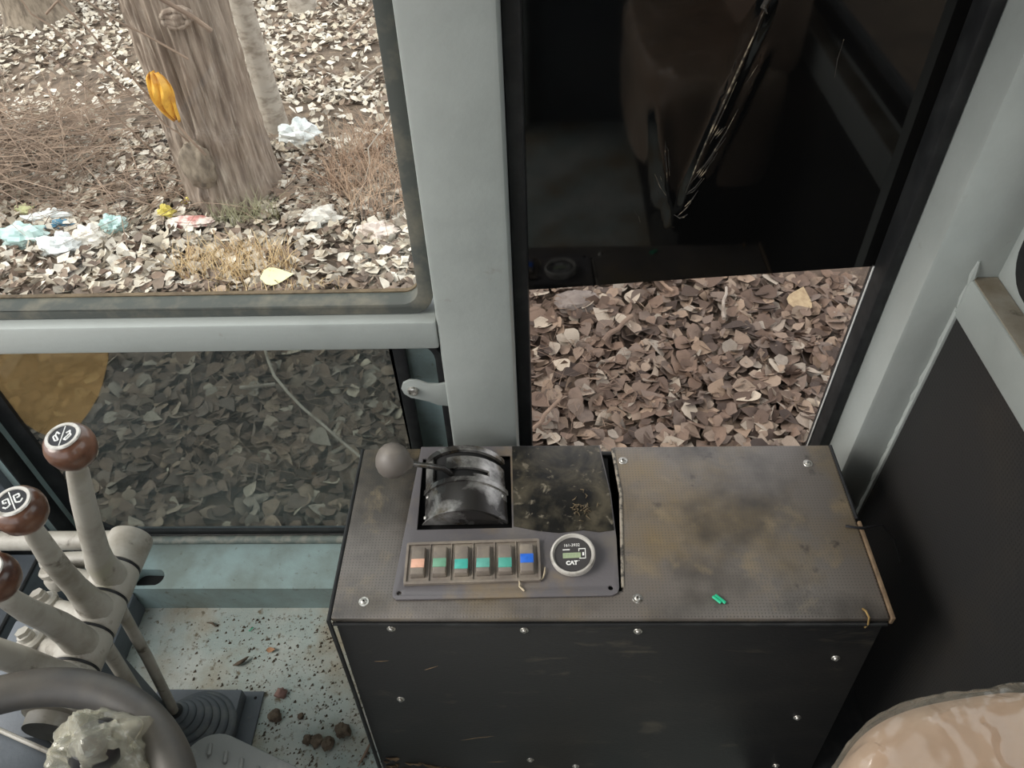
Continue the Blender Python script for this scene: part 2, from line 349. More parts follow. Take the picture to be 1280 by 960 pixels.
def crease(pts, w, h=.0012):
    m = MB(); n = len(pts); vs = []; fs = []
    for i, (x, z) in enumerate(pts):
        t = i/(n-1); k = math.sin(math.pi*min(.97, max(.04, t)))**.6
        a = pts[min(i+1, n-1)]; b = pts[max(i-1, 0)]; d = Vector((a[0]-b[0], a[1]-b[1])).normalized(); nx, nz = -d.y, d.x
        y = .7866 - fold_h(x, z)
        vs += [(x-nx*w*k, y+.0008, z-nz*w*k), (x, y-h*k-.0004, z), (x+nx*w*k, y+.0008, z+nz*w*k)]
    for i in range(n-1):
        a = 3*i; fs += [(a, a+1, a+4, a+3), (a+1, a+2, a+5, a+4), (a+2, a, a+3, a+5)]
    m.add(vs, fs); return m.build('crease', CREASE_GLINT, film)
crease([(.224, .945), (.219, .93), (.216, .915), (.209, .89), (.201, .86), (.193, .83), (.185, .80), (.178, .772), (.172, .745), (.170, .735)], .0013)
crease([(.226, .96), (.222, .945), (.219, .938), (.224, .932)], .0034, .003)
crease([(.206, .865), (.200, .842), (.193, .818), (.187, .80)], .0007)
crease([(.213, .835), (.204, .808), (.192, .78), (.180, .757), (.172, .745)], .0007)
crease([(.200, .795), (.192, .775), (.183, .757)], .0009)
crease([(.194, .775), (.189, .762), (.183, .753)], .0009)
crease([(.186, .753), (.180, .742), (.172, .735)], .0009)
crease([(.183, .742), (.178, .736), (.171, .733)], .0008)
crease([(.184, .737), (.179, .726), (.171, .716)], .0009)
crease([(.178, .722), (.172, .712), (.164, .703)], .0008)
crease([(.140, .80), (.141, .785), (.145, .765), (.147, .75)], .0010)
crease([(.144, .79), (.146, .775), (.149, .757)], .0008)
crease([(.133, .755), (.140, .742), (.150, .728)], .0006)
crease([(.113, .71), (.118, .703), (.121, .695)], .0006)
crease([(.160, .705), (.167, .700), (.172, .7015), (.176, .705)], .0013)
rc = random.Random(4)
for k in range(12):
    t = rc.random(); x = .172 + .040*t + rc.uniform(-.004, .010); z = .725 + .15*t; L = rc.uniform(.008, .022); a = R(rc.uniform(48, 70))
    crease([(x + L*u*math.cos(a), z + L*u*math.sin(a)) for u in (0, .5, 1)], rc.uniform(.0003, .0006))
for k in range(6):
    x = .138 + rc.uniform(0, .012); z = .73 + rc.uniform(0, .06); L = rc.uniform(.006, .014); a = R(rc.uniform(95, 125))
    crease([(x + L*u*math.cos(a), z + L*u*math.sin(a)) for u in (0, .5, 1)], rc.uniform(.0003, .0006))
crease([(.305, .905), (.304, .885), (.306, .866)], .0005)

# right (rear) wall: vinyl board under a rail, window plate above
wall_r = empty('wall_right', (.5, .1, 0)); struct(wall_r, 'rear cab wall of black perforated vinyl below a steel rail')
MB().box(.4865, .50, -.85, .700, 0, .622).build('vinyl_panel', VINYL_WALL, wall_r, smooth=0)
MB().box(.4825, .4875, .694, .7005, 0, .624).build('edge_strip', PAINT, wall_r, bevel=.001)
MB().box(.484, .56, -.85, .7005, .617, .670).build('rail', PAINT, wall_r, bevel=.003)
MB().box(.4865, .513, -.85, .6995, .670, .6715).build('rail_dust', PAINT_DIRTY, wall_r, smooth=0)
MB().prism(rect(-.85, .702, .670, 1.75), [rrect(-.74, .685, .684, 1.6, .045)], .513, .53, 'x').build('window_plate', PAINT, wall_r, bevel=.003)
w4 = empty('window_4', (.52, 0, .69)); struct(w4, 'rear cab window in a rubber gasket')
MB().prism(rrect(-.740, .685, .684, 1.600, .045), [rrect(-.72, .655, .714, 1.58, .03)], .509, .535, 'x').build('gasket', RUBBER, w4, bevel=.004)
MB().prism(rrect(-.73, .67, .700, 1.59, .045), [], .522, .526, 'x').build('pane', GLASS_CLEAR, w4, smooth=0)
# left (front) wall, wall behind the viewer, roof: never in frame, they shape the light
wall_l = empty('wall_left', (-.93, 0, 0)); struct(wall_l, 'front lower wall of the cab under the windscreen')
MB().box(-.96, -.935, -.85, .70, 0, .30).build('lower_panel', SLATE, wall_l)
MB().box(-.96, -.90, -.85, -.79, .30, 1.75).build('pillar', PAINT, wall_l)
wall_n = empty('wall_front', (0, -.85, 0)); struct(wall_n, 'near side wall of the cab beside the open doorway')
MB().box(-.03, .52, -.88, -.85, 0, .45).build('lower_panel', SLATE, wall_n)
MB().box(-.03, .52, -.88, -.85, .45, 1.75).build('shade_panel', SLATE, wall_n)  # unseen, closed up to the roof to darken the right of the cab
MB().box(-.12, -.03, -.88, -.80, .0, 1.75).build('pillar', PAINT, wall_n)
roof = MB().box(-.96, .56, -.88, .80, 1.75, 1.79).build('ceiling', SLATE, smooth=0); struct(roof, 'cab roof panel')

# ------------------------------------------------------------------ ground outside
GZ = -.68
def gh(x, y): return GZ + .035*fb((x, y, 0), .9, 3) + .02*fb((x, y, 0), 3.1, 7)
gx = np.linspace(-9, 5, 141); gy = np.linspace(.9, 14, 132); vs = []; fs = []
for y in gy:
    for x in gx: vs.append((x, y, gh(x, y)))
nx = len(gx)
for j in range(len(gy)-1):
    for i in range(nx-1): a = j*nx+i; fs.append((a, a+1, a+nx+1, a+nx))
gme = bpy.data.meshes.new('ground'); gme.from_pydata(vs, [], fs); gme.shade_smooth()
ground = link(gme, 'ground', SOIL); struct(ground, 'bare soil under the fallen leaves outside the cab')
# wider ground around and under the machine
g2 = MB().box(-30, 30, -30, 40, GZ-.20, GZ-.12).build('ground', SOIL, smooth=0); struct(g2, 'soil around the machine')

def leaf_template(wid, curl, bend, n=4):
    mid = []; L = []; Rr = []
    for i in range(n+1):
        t = i/n; w = wid*math.sin(math.pi*min(1, t**.75))*(1.05-.35*t) if 0 < i < n else 0
        zc = bend*(t-.4)**2
        mid.append((t-.5, 0, zc)); L.append((t-.5-.06*w, w, zc+curl*w)); Rr.append((t-.5-.06*w, -w, zc+curl*w*.7))
    v = mid + L[1:n] + Rr[1:n]; f = []
    l = lambda i: n+i; r = lambda i: n+(n-1)+i
    f += [(0, 1, l(1)), (0, r(1), 1)]
    for i in range(1, n-1):
        f += [(i, i+1, l(i+1)), (i, l(i+1), l(i)), (i, r(i+1), i+1), (i, r(i), r(i+1))]
    f += [(n-1, n, l(n-1)), (n-1, r(n-1), n)]
    return np.array(v, float), np.array(f, int)
rng = np.random.default_rng(11)
T4 = [leaf_template(w, c, b, 4) for w, c, b in ((.42, .35, .3), (.46, -.25, -.35), (.38, .6, .5), (.44, .1, .7), (.40, -.45, .2), (.47, .25, -.6))]
T3 = [leaf_template(w, c, b, 3) for w, c, b in ((.42, .35, .3), (.46, -.25, -.35), (.38, .6, .5), (.44, .1, .7))]
def rotm(yw, px, py):
    cz, sz = np.cos(yw), np.sin(yw); cx, sx_ = np.cos(px), np.sin(px); cy, sy = np.cos(py), np.sin(py)
    Z_ = np.array([[cz, -sz, 0], [sz, cz, 0], [0, 0, 1]]); X_ = np.array([[1, 0, 0], [0, cx, -sx_], [0, sx_, cx]]); Y_ = np.array([[cy, 0, sy], [0, 1, 0], [-sy, 0, cy]])
    return Z_ @ Y_ @ X_
def scatter(name, regions, temps, label, tonef):
    V = []; Fc = []; T = []; off = 0
    for (x0, x1, y0, y1, num, smin, smax, tilt, zmax) in regions:
        for k in range(num):
            x = rng.uniform(x0, x1); y = rng.uniform(y0, y1)
            if bare(x, y) and rng.random() < .8: continue
            tv, tf = temps[rng.integers(len(temps))]; s = rng.uniform(smin, smax)
            m = rotm(rng.uniform(0, 6.28), rng.normal(0, tilt), rng.normal(0, tilt))
            p = (tv*np.array([s, s*rng.uniform(.8, 1.1), s*rng.uniform(.4, 1.1)])) @ m.T + (x, y, gh(x, y) + .004 + rng.uniform(0, zmax))
            V.append(p); Fc.append(tf+off); off += len(tv); T.append(np.full(len(tf), tonef(x, y)))
    V = np.concatenate(V); Fc = np.concatenate(Fc); T = np.concatenate(T)
    me = bpy.data.meshes.new(name); me.from_pydata(V.tolist(), [], Fc.tolist()); me.shade_smooth()
    at = me.attributes.new('tone', 'FLOAT', 'FACE'); at.data.foreach_set('value', T.astype(np.float32))
    o = link(me, name, LEAF_STUFF); return tag(o, label, 'leaf litter', kind='stuff')
def bare(x, y):
    return any(((x-a)/rx)**2 + ((y-b)/ry)**2 < 1 for a, b, rx, ry in ((-2.15, 4.05, .55, .28), (-1.25, 3.85, .55, .22), (-.75, 4.6, .8, .22), (-2.9, 4.4, .4, .3)))
def tone_near(x, y): return float(np.clip(rng.beta(1.3, 1.9)*.9, 0, 1))
def tone_far(x, y): return float(np.clip(rng.beta(1.8, .6), 0, 1))  # paler than the near leaves: brighter open light put into the tone
scatter('leaf_litter', [(-2.4, 1.9, 1.0, 2.45, 10500, .035, .085, .42, .035)], T4, 'thick litter of dry brown leaves close to the cab', tone_near)
scatter('leaf_litter', [(-3.6, .6, 2.4, 3.2, 7000, .035, .075, .45, .035), (-4.4, 1.0, 3.2, 4.6, 17000, .03, .062, .45, .03), (-6.0, 1.2, 4.6, 8.0, 24000, .03, .065, .40, .02), (-8, 2, 8, 13, 4000, .06, .10, .3, .02), (1.9, 4.8, .95, 4.5, 5000, .05, .085, .4, .03)], T3, 'pale dry leaves carpeting the ground around the trees', tone_far)
# the leaves that show largest, one by one
LM = []
for i, (w, c, b) in enumerate(((.42, .35, .3), (.46, -.25, -.35), (.38, .6, .5), (.44, .1, .7), (.40, -.45, .2), (.47, .25, -.6), (.36, .8, .3), (.45, .05, .1))):
    tv, tf = leaf_template(w, c, b, 6); me = bpy.data.meshes.new('fallen_leaf'); me.from_pydata(tv.tolist(), [], tf.tolist()); me.shade_smooth(); me.materials.append(LEAF_ONE); LM.append(me)
for (x0, x1, y0, y1, num, lab, grp) in ((-.02, 1.08, 1.52, 2.42, 150, 'curled dry brown leaf on the ground seen through the clear strip of the right window', 'fallen leaves outside the right window'),
                                        (-1.75, -.42, 1.38, 2.12, 145, 'dull dry leaf on the ground seen through the low grey pane', 'fallen leaves outside the low pane')):
    for k in range(num):
        o = bpy.data.objects.new('fallen_leaf', LM[rng.integers(len(LM))]); COL.objects.link(o)
        x, y = rng.uniform(x0, x1), rng.uniform(y0, y1); s = rng.uniform(.05, .10)
        o.location = (x, y, gh(x, y) + .030 + rng.uniform(0, .012)); o.scale = (s, s*rng.uniform(.8, 1.1), s*rng.uniform(.5, 1.1))
        o.rotation_euler = (rng.normal(0, .28), rng.normal(0, .28), rng.uniform(0, 6.28)); tag(o, lab, 'leaf', grp)

# ------------------------------------------------------------------ trees outside
def trunk(name, base, top, ra, rb, mat, label, furrow=.020, seg=220, rings=130, extra=1.6, flare=.25, parts=None):
    b = Vector(base); t = Vector(top); d = t-b; L = d.length; d.normalize(); root = empty(name, base, label, 'tree')
    vs = []; fs = []; tot = L*extra
    for j in range(rings+1):
        s = tot*j/rings; rr = ra + (rb-ra)*min(1.2, s/L); rr *= 1 + flare*math.exp(-s/.10)
        for k in range(seg):
            a = 2*math.pi*k/seg; cxy = Vector((math.cos(a), math.sin(a), 0))
            f = noise.noise(Vector((cxy.x*ra*46, cxy.y*ra*46, s*2.6))); f2 = noise.noise(Vector((cxy.x*ra*90, cxy.y*ra*90, s*9)))
            r = rr + furrow*(-abs(f)*1.6 + .5) + furrow*.35*f2 + rr*.05*noise.noise(Vector((cxy.x, cxy.y, s*1.5)))
            vs.append(b + d*(s-.06) + cxy*r)
    for j in range(rings):
        for k in range(seg):
            a0, b0 = j*seg+k, j*seg+(k+1) % seg; fs.append((a0, b0, b0+seg, a0+seg))
    MB().add(vs, fs).build('trunk', mat, root, smooth=80); return root
tree = trunk('tree', (-1.435, 3.19, -.70), (-1.445, 3.21, .25), .205, .192, BARK, 'thick furrowed tree trunk with a burl near its foot', extra=2.2)
def blob(c, r, amp, sc, seed, seg=28, rings=18, up=(0, 0, 1)):
    m = MB(); vs = []; fs = []
    for j in range(rings+1):
        th = math.pi*j/rings
        for k in range(seg):
            ph = 2*math.pi*k/seg; n_ = Vector((math.sin(th)*math.cos(ph), math.sin(th)*math.sin(ph), math.cos(th)))
            q = 1 + amp*fb(n_, sc, seed); vs.append((c[0]+n_.x*r[0]*q, c[1]+n_.y*r[1]*q, c[2]+n_.z*r[2]*q))
    for j in range(rings):
        for k in range(seg):
            a, b = j*seg+k, j*seg+(k+1) % seg; fs.append((a, b, b+seg, a+seg))
    return m.add(vs, fs)
blob((-1.470, 2.975, -.43), (.072, .06, .105), .22, 2.2, 4).build('burl', BURL, tree, smooth=70)
blob((-1.36, 3.005, .17), (.062, .04, .038), .25, 2.0, 9).build('knot', BARK, tree, smooth=70)
bl = MB()
for k in range(8):
    a = 2*math.pi*k/8; bl.tube([(-1.36+.050*math.cos(a+i*.26), 2.978, .17+.030*math.sin(a+i*.26)) for i in range(4)], [.006, .011, .011, .006], 8)
bl.build('knot_rim', BARK, tree)
trunk('slim_tree', (-1.375, 3.78, -.70), (-1.395, 3.80, 0.0), .062, .053, BARK_PALE, 'slim pale grey tree trunk behind the thick one', furrow=.003, seg=32, rings=60, extra=2.6, flare=.3)
trunk('far_tree', (-3.42, 5.45, -.70), (-3.44, 5.5, .4), .20, .18, BURL, 'grey tree trunk at the far left edge, cut off by the frame', furrow=.006, seg=40, rings=50, extra=2.2, flare=.5)
trunk('far_tree', (-1.60, 5.50, -.70), (-1.62, 5.52, .3), .085, .075, BARK_PALE, 'small far tree trunk near the window top beside the slim tree', furrow=.004, seg=32, rings=40, extra=2.2, flare=.5)

def path(a, b, n, wob, seed, sag=0):
    r_ = random.Random(seed); a = Vector(a); b = Vector(b); out = []
    for i in range(n+1):
        t = i/n; k = math.sin(math.pi*t)
        out.append(a.lerp(b, t) + Vector((r_.uniform(-1, 1), r_.uniform(-1, 1), r_.uniform(-1, 1)))*wob*k + Vector((0, 0, sag*k)))
    return out
def branch(pts, r1, r2, label, name='twig', mat=TWIG, group=None, cat='twig'):
    n = len(pts); o = MB().tube(pts, [r1 + (r2-r1)*i/(n-1) for i in range(n)], 8).build(name, mat); return tag(o, label, cat, group)
branch(path((-1.40, 2.93, -.36), (-1.72, 2.84, .36), 9, .012, 1), .006, .003, 'thin bare sapling stem rising past the orange scrap beside the trunk')
branch(path((-1.36, 2.98, .02), (-1.86, 2.86, .46), 8, .015, 2), .005, .002, 'bare twig slanting up left from behind the orange scrap')
branch(path((-1.24, 2.99, .12), (-1.62, 2.80, .42), 8, .010, 5, .05), .010, .004, 'forked bare branch at the top of the thick trunk')
branch(path((-2.25, 2.9, .30), (-1.55, 2.82, .50), 8, .012, 6, -.09), .004, .002, 'long pale twig drooping across the upper left corner')
branch(path((-2.10, 3.4, .06), (-1.55, 3.3, .42), 8, .012, 7), .005, .002, 'pale straight twig crossing below the upper left twigs')
branch(path((-1.62, 2.95, -.10), (-2.02, 2.88, .52), 9, .014, 21), .005, .002, 'bare sapling stem left of the orange scrap, leaning to the corner')
branch(path((-1.70, 3.1, -.45), (-1.95, 3.0, .10), 8, .016, 22), .004, .002, 'thin upright twig standing in the leaves left of the burl')
branch(path((-2.30, 3.6, .10), (-1.75, 3.5, .52), 8, .014, 23, .04), .005, .002, 'arched pale twig in front of the far left trunk')
branch(path((-1.45, 2.93, -.30), (-1.62, 2.86, -.02), 6, .01, 24), .004, .002, 'short twig above the burl on the thick trunk')
branch([(-.999, 2.03, -.615), (-.955, 1.93, -.605), (-.911, 1.845, -.60), (-.85, 1.77, -.60), (-.781, 1.694, -.60), (-.70, 1.62, -.60), (-.62, 1.545, -.605), (-.518, 1.458, -.615)], .0055, .0045, 'long curved pale twig on the ground behind the low pane', mat=BARK_PALE)
branch(path((-1.02, 1.80, -.61), (-.90, 1.81, -.605), 3, .002, 8), .007, .006, 'short stick beside the curved twig behind the low pane', mat=BARK_PALE)
branch(path((.42, 2.42, -.62), (.50, 2.28, -.61), 4, .006, 9), .009, .006, 'short brown stick near the film edge outside the right window')
branch(path((.22, 2.02, -.62), (.33, 2.13, -.60), 4, .006, 10), .010, .008, 'stubby reddish stick in the leaves outside the right window')
branch(path((.66, 2.12, -.61), (.70, 2.30, -.61), 4, .012, 12), .007, .005, 'bent pale stick near the yellow leaf outside the right window', mat=BARK_PALE)
branch(path((-.03, 1.60, -.61), (.06, 1.72, -.60), 4, .006, 13), .007, .006, 'stick poking from the leaves at the lower corner of the right window')
branch(path((-.85, 2.95, -.66), (-.62, 3.35, -.30), 8, .03, 14), .004, .002, 'pale arching stalk by the reddish grass', mat=BARK_PALE)
branch(path((-1.05, 4.2, -.66), (-.75, 4.6, -.58), 5, .02, 15), .008, .004, 'bare stick on the ground right of the slim tree', mat=BARK_PALE)
branch(path((-1.2, 5.0, -.65), (-.9, 5.35, -.45), 6, .02, 16), .008, .004, 'leaning dead branch near the top of the window')

def blades(name, c, rx, ry, num, h0, h1, mat, label, lean=.5, wid=.0025, seed=1, cat='grass', flat=0, kind=None):
    r_ = random.Random(seed); vs = []; fs = []
    for k in range(num):
        a = r_.uniform(0, 6.28); q = math.sqrt(r_.random()); x = c[0]+rx*q*math.cos(a); y = c[1]+ry*q*math.sin(a); z = gh(x, y)+.005 + flat*r_.random()
        h = r_.uniform(h0, h1); la = r_.uniform(0, 6.28); le = h*lean*r_.uniform(.2, 1.6); up = h*(1 if not flat else r_.uniform(.02, .3))
        wx, wy = -math.sin(la)*wid, math.cos(la)*wid; n = len(vs); m = 4
        for i in range(m):
            t = i/(m-1); px = x+math.cos(la)*le*t**1.7; py = y+math.sin(la)*le*t**1.7; pz = z+up*(t-.35*t*t*lean); k2 = 1-.8*t
            vs += [(px-wx*k2, py-wy*k2, pz), (px+wx*k2, py+wy*k2, pz), (px, py, pz+wid*1.2*k2)]
        for i in range(m-1):
            b = n+3*i; fs += [(b, b+1, b+4, b+3), (b+1, b+2, b+5, b+4), (b+2, b, b+3, b+5)]
    o = MB().add(vs, fs).build(name, mat, smooth=60); return tag(o, label, cat, kind=kind)
blades('dry_grass_tuft', (-1.26, 2.57), .26, .14, 520, .05, .15, STRAW, 'golden tuft of dry grass in front of the thick trunk', seed=2)
blades('dry_grass_tuft', (-1.05, 2.36), .30, .10, 260, .03, .09, STRAW, 'low straw coloured grass just above the window bottom edge', seed=3)
blades('dry_grass_tuft', (-.72, 3.22), .28, .36, 650, .10, .32, REDGRASS, 'tall reddish dry grass by the right side of the upper window', lean=.7, seed=4)
blades('dry_grass_tuft', (-1.32, 2.93), .16, .06, 180, .06, .16, pmat('grey_grass', srgb(150, 146, 116), rough=.85), 'grey green weeds at the foot of the thick trunk', seed=5)
blades('twig_pile', (-2.65, 3.42), .60, .42, 700, .25, .60, TWIG, 'heap of thin brushwood at the left edge of the upper window', lean=.95, wid=.004, seed=6, cat='brushwood', flat=.20, kind='stuff')
blades('twig_pile', (-1.95, 3.10), .55, .18, 240, .20, .45, TWIG, 'scattered thin brushwood left of the thick trunk', lean=.95, wid=.0035, seed=7, cat='brushwood', flat=.08, kind='stuff')
blades('twig_pile', (-.90, 3.15), .35, .22, 160, .2, .4, TWIG, 'scattered thin brushwood right of the thick trunk', lean=.95, wid=.003, seed=8, cat='brushwood', flat=.05, kind='stuff')
blades('fine_stalks', (.10, 1.95), .20, .40, 150, .05, .13, TWIG, 'fine dry stalks among the leaves near the pillar', lean=.9, wid=.0014, seed=9, cat='stalks', flat=.03, kind='stuff')
blades('fine_stalks', (-1.0, 1.75), .6, .35, 330, .05, .14, TWIG, 'fine dry stalks among the leaves behind the low pane', lean=.9, wid=.0014, seed=10, cat='stalks', flat=.03, kind='stuff')
# raise stalk layers to the top of the litter
for o in COL.objects:
    if o.name.startswith('fine_stalks'): o.location.z += .028

def crumple(name, c, r, mat, label, cat='plastic bag', amp=.55, sc=1.8, seed=1):
    o = blob((c[0], c[1], gh(c[0], c[1]) + r[2]*.75), r, amp, sc, seed, 30, 20).build(name, mat, smooth=25); return tag(o, label, cat)
crumple('plastic_bag', (-2.24, 2.76), (.115, .05, .055), BAGT, 'pale teal crumpled plastic bag lying among the leaves', seed=1)
crumple('plastic_bag', (-2.06, 2.70), (.085, .055, .05), BAGW, 'white crumpled plastic bag between the teal bag and tan leaves', seed=2)
crumple('plastic_bag', (-1.955, 2.76), (.075, .05, .05), pmat('bag_cream', srgb(222, 216, 206), [(srgb(196, 186, 176), 12, .45, .7)], rough=.5), 'cream crumpled wrapper beside the white bag', seed=3)
crumple('plastic_bag', (-1.885, 2.86), (.055, .04, .05), BAGT, 'small blue white plastic scrap at the right of the bags', seed=4)
crumple('plastic_bag', (-2.22, 2.96), (.10, .04, .035), BAGW, 'flat white plastic scrap behind the teal bag', seed=5)
crumple('plastic_scrap', (-2.13, 2.86), (.055, .03, .025), BLUE, 'blue plastic scrap on top of the litter by the bags', 'scrap', seed=6)
crumple('plastic_scrap', (-1.99, 2.99), (.03, .02, .02), RED, 'small pink scrap behind the bags', 'scrap', seed=7)
crumple('plastic_scrap', (-2.40, 3.05), (.055, .03, .03), pmat('pale_yellow', srgb(222, 222, 170), rough=.6), 'pale yellow scrap at the left window edge', 'scrap', seed=8)
pk = empty('snack_packet', (-1.58, 2.90, gh(-1.58, 2.9)), 'red and yellow torn snack packet left of the trunk foot', 'packet')
blob((-1.555, 2.885, gh(-1.58, 2.9)+.035), (.105, .035, .022), .35, 2.5, 5).build('wrapper', RED, pk, smooth=30)
blob((-1.675, 2.945, gh(-1.58, 2.9)+.04), (.035, .03, .035), .6, 2.0, 6).build('torn_corner', YELLOW, pk, smooth=30)
crumple('plastic_bag', (-1.215, 3.60), (.085, .06, .065), BAGW, 'white crumpled bag at the foot of the slim tree', seed=9)
crumple('plastic_bag', (-.97, 2.90), (.10, .05, .045), pmat('bag_grey', srgb(206, 202, 194), [(srgb(168, 158, 148), 14, .45, .7)], rough=.5), 'greyish crumpled scrap right of the trunk foot', seed=10)
crumple('plastic_bag', (-.70, 2.78), (.075, .045, .04), pmat('bag_pinkish', srgb(216, 200, 190), [(srgb(178, 160, 148), 14, .45, .7)], rough=.5), 'pinkish white scrap near the right end of the upper window', seed=11)
crumple('plastic_scrap', (-1.60, 3.05), (.05, .02, .025), YELLOW, 'small yellow scrap under the burl', 'scrap', seed=12)
crumple('plastic_scrap', (-2.05, 4.45), (.035, .03, .025), BAGT, 'tiny mint scrap far left of the thick trunk', 'scrap', seed=13)
crumple('stone', (.135, 2.25), (.078, .060, .036), STONE, 'rounded greyish stone near the left end of the film edge', 'stone', amp=.28, sc=1.5, seed=14)
yl = bpy.data.objects.new('yellow_leaf', LM[7].copy()); yl.data.materials.clear(); yl.data.materials.append(pmat('yellow_leaf', srgb(178, 158, 124), [(srgb(146, 124, 96), 5, .4, .7)], rough=.7)); COL.objects.link(yl)
yl.location = (.965, 2.245, gh(.965, 2.245)+.055); yl.scale = (.13, .115, .1); yl.rotation_euler = (.15, -.1, 1.2); tag(yl, 'large yellowish round leaf near the right edge of the clear strip', 'leaf')
pl = bpy.data.objects.new('pale_leaf', LM[0].copy()); pl.data.materials.clear(); pl.data.materials.append(pmat('pale_leaf', srgb(232, 226, 176), rough=.7)); COL.objects.link(pl)
pl.location = (-1.05, 2.44, gh(-1.05, 2.44)+.06); pl.scale = (.13, .10, .08); pl.rotation_euler = (.5, .1, .3); tag(pl, 'big pale yellow green leaf just above the window bottom edge', 'leaf')
# orange sheet hanging on the sapling
vs = []; fs = []; NU, NV = 10, 16
for j in range(NV+1):
    t = j/NV; w = .050*math.sin(math.pi*min(1, .10+.86*t**.8))**.7
    for i in range(NU+1):
        s = i/NU*2-1
        vs.append((-1.475 + .022*t + s*w + .006*math.sin(7*t), 2.89 - .035*(1-s*s)*math.sin(math.pi*t) + .012*math.sin(9*s+4*t), .015 - .195*t - .012*s*s))
for j in range(NV):
    for i in range(NU): a = j*(NU+1)+i; fs.append((a, a+1, a+NU+2, a+NU+1))
og = MB().add(vs, fs).build('plastic_scrap', ORANGE, smooth=60); tag(og, 'orange yellow folded scrap hanging on a twig beside the trunk', 'scrap')
og.modifiers.new('thickness', 'SOLIDIFY').thickness = .0015

# ------------------------------------------------------------------ console
con = empty('side_console', (.07, .55, 0), 'boxy vinyl covered side console standing against the window wall', 'console')
top_pts = [(-.247, .425), (.390, .425), (.390, .680), (.0955, .680), (.1005, .60), (.0925, .4615), (-.165, .4615), (-.165, .680), (-.247, .680)]
tp = MB().prism(top_pts, [], .396, .405).build('top_cover', VINYL, con, bevel=.003); tp['label'] = 'dusty brown perforated vinyl top'
def slab(yf, yb, x0=-.243, x1=.386, zb=.0045, zt=.396):      # board leaning outwards towards its foot
    return MB().add([(x0, yf-.035, zb), (x1, yf-.035, zb), (x1, yb-.035, zb), (x0, yb-.035, zb), (x0, yf, zt), (x1, yf, zt), (x1, yb, zt), (x0, yb, zt)], [(0, 3, 2, 1), (4, 5, 6, 7), (0, 1, 5, 4), (1, 2, 6, 5), (2, 3, 7, 6), (3, 0, 4, 7)])
def fy(z): return .4255 - .0884*(.396-z)
slab(.4255, .436).build('front_panel', VINYL_SMOOTH, con, bevel=.002)['label'] = 'black scuffed vinyl front'
MB().add([(x, y, z) for x in (-.243, -.233) for y, z in ((.402, .0045), (.672, .0045), (.672, .396), (.437, .396))], [(0, 1, 2, 3), (7, 6, 5, 4), (0, 4, 5, 1), (1, 5, 6, 2), (2, 6, 7, 3), (3, 7, 4, 0)]).build('side_panel', VINYL_SMOOTH, con, bevel=.002)
MB().add([(x, y, z) for x in (.376, .386) for y, z in ((.402, .0045), (.672, .0045), (.672, .396), (.437, .396))], [(0, 1, 2, 3), (7, 6, 5, 4), (0, 4, 5, 1), (1, 5, 6, 2), (2, 6, 7, 3), (3, 7, 4, 0)]).build('side_panel', VINYL_SMOOTH, con, bevel=.002)
MB().box(-.243, .386, .672, .680, .0045, .396).build('back_panel', VINYL_SMOOTH, con, bevel=.002)
MB().tube([(-.2485, .680, .402), (-.2490, .55, .403), (-.2490, .4235, .402), (-.2480, .4215, .39), (-.2465, .410, .25), (-.2455, .389, .02)], .0028, 8).build('welt', RUBBER, con)
MB().tube([(.3915, .680, .402), (.392, .56, .403)], .0026, 8).build('welt', RUBBER, con)
MB().tube([(-.245, .4235, .3955), (-.03, .4232, .3945), (.2, .4232, .3955), (.388, .4235, .3955)], .0024, 8).build('seam', RUBBER, con)
MB().box(.3905, .3945, .424, .555, .394, .4075).build('board_edge', BOARD, con, bevel=.0008)
MB().tube([(.0965, .676, .4045), (.1015, .60, .4048), (.0965, .52, .4048), (.0930, .465, .4045)], .0022, 8).build('piping', pmat('piping_worn', srgb(150, 142, 128), [(srgb(60, 56, 52), 120, .45, .6)], rough=.6), con)
def screw(loc, d, r=.0062):
    o = MB().lathe([(r, -.001), (r, .0006), (r*.93, .0011), (r*.62, .0012), (r*.60, .0022), (r*.42, .0032), (r*.24, .0034), (r*.22, .0020), (.0, .0020)], loc, d, 20).build('screw', SCREW, con)
    MB().lathe([(r*.2, 0), (0, .0002)], Vector(loc)+Vector(d)*.0021, d, 8).build('recess', PITCH, o)
for x, y in ((-.211, .447), (.109, .655), (.353, .648), (.109, .4505)): screw((x, y, .4045), (0, 0, 1))
for x, z in ((-.179, .383), (-.023, .380), (.109, .378), (-.189, .217), (.349, .320), (.334, .172), (-.022, .041), (.044, .021), (.333, .028)): screw((x, fy(z), z), Vector((0, -1, .0884)).normalized(), .0052)
# torn vinyl at the lower left corner of the front
tr = MB(); r_ = random.Random(5)
for k in range(26):
    x = -.238 + .10*r_.random()**1.8; z = .004 + .045*r_.random()*(1-(x+.238)/.12); a = r_.uniform(-.4, .4); L = r_.uniform(.006, .018)
    y = fy(z); tr.tube([(x, y-.0008, z), (x+L*.5*math.cos(a), y-.0025, z+L*.5*math.sin(a)), (x+L*math.cos(a), y-.0008, z+L*math.sin(a))], [.0006, .0018, .0005], 6)
tr.build('torn_fibre', BOARD, con)
sc = MB()
for (x, z, L, a) in ((-.12, .10, .035, .35), (-.10, .108, .03, .2), (-.09, .012+.02, .04, .1), (-.15, .29, .02, .5), (-.21, .31, .018, .1)):
    z2 = z+L*math.sin(a); sc.tube([(x, fy(z), z), (x+L*.5*math.cos(a), fy((z+z2)/2)-.0002, (z+z2)/2), (x+L*math.cos(a), fy(z2), z2)], [.0003, .0007, .0003], 6)
sc.build('scratch', BOARD, con)
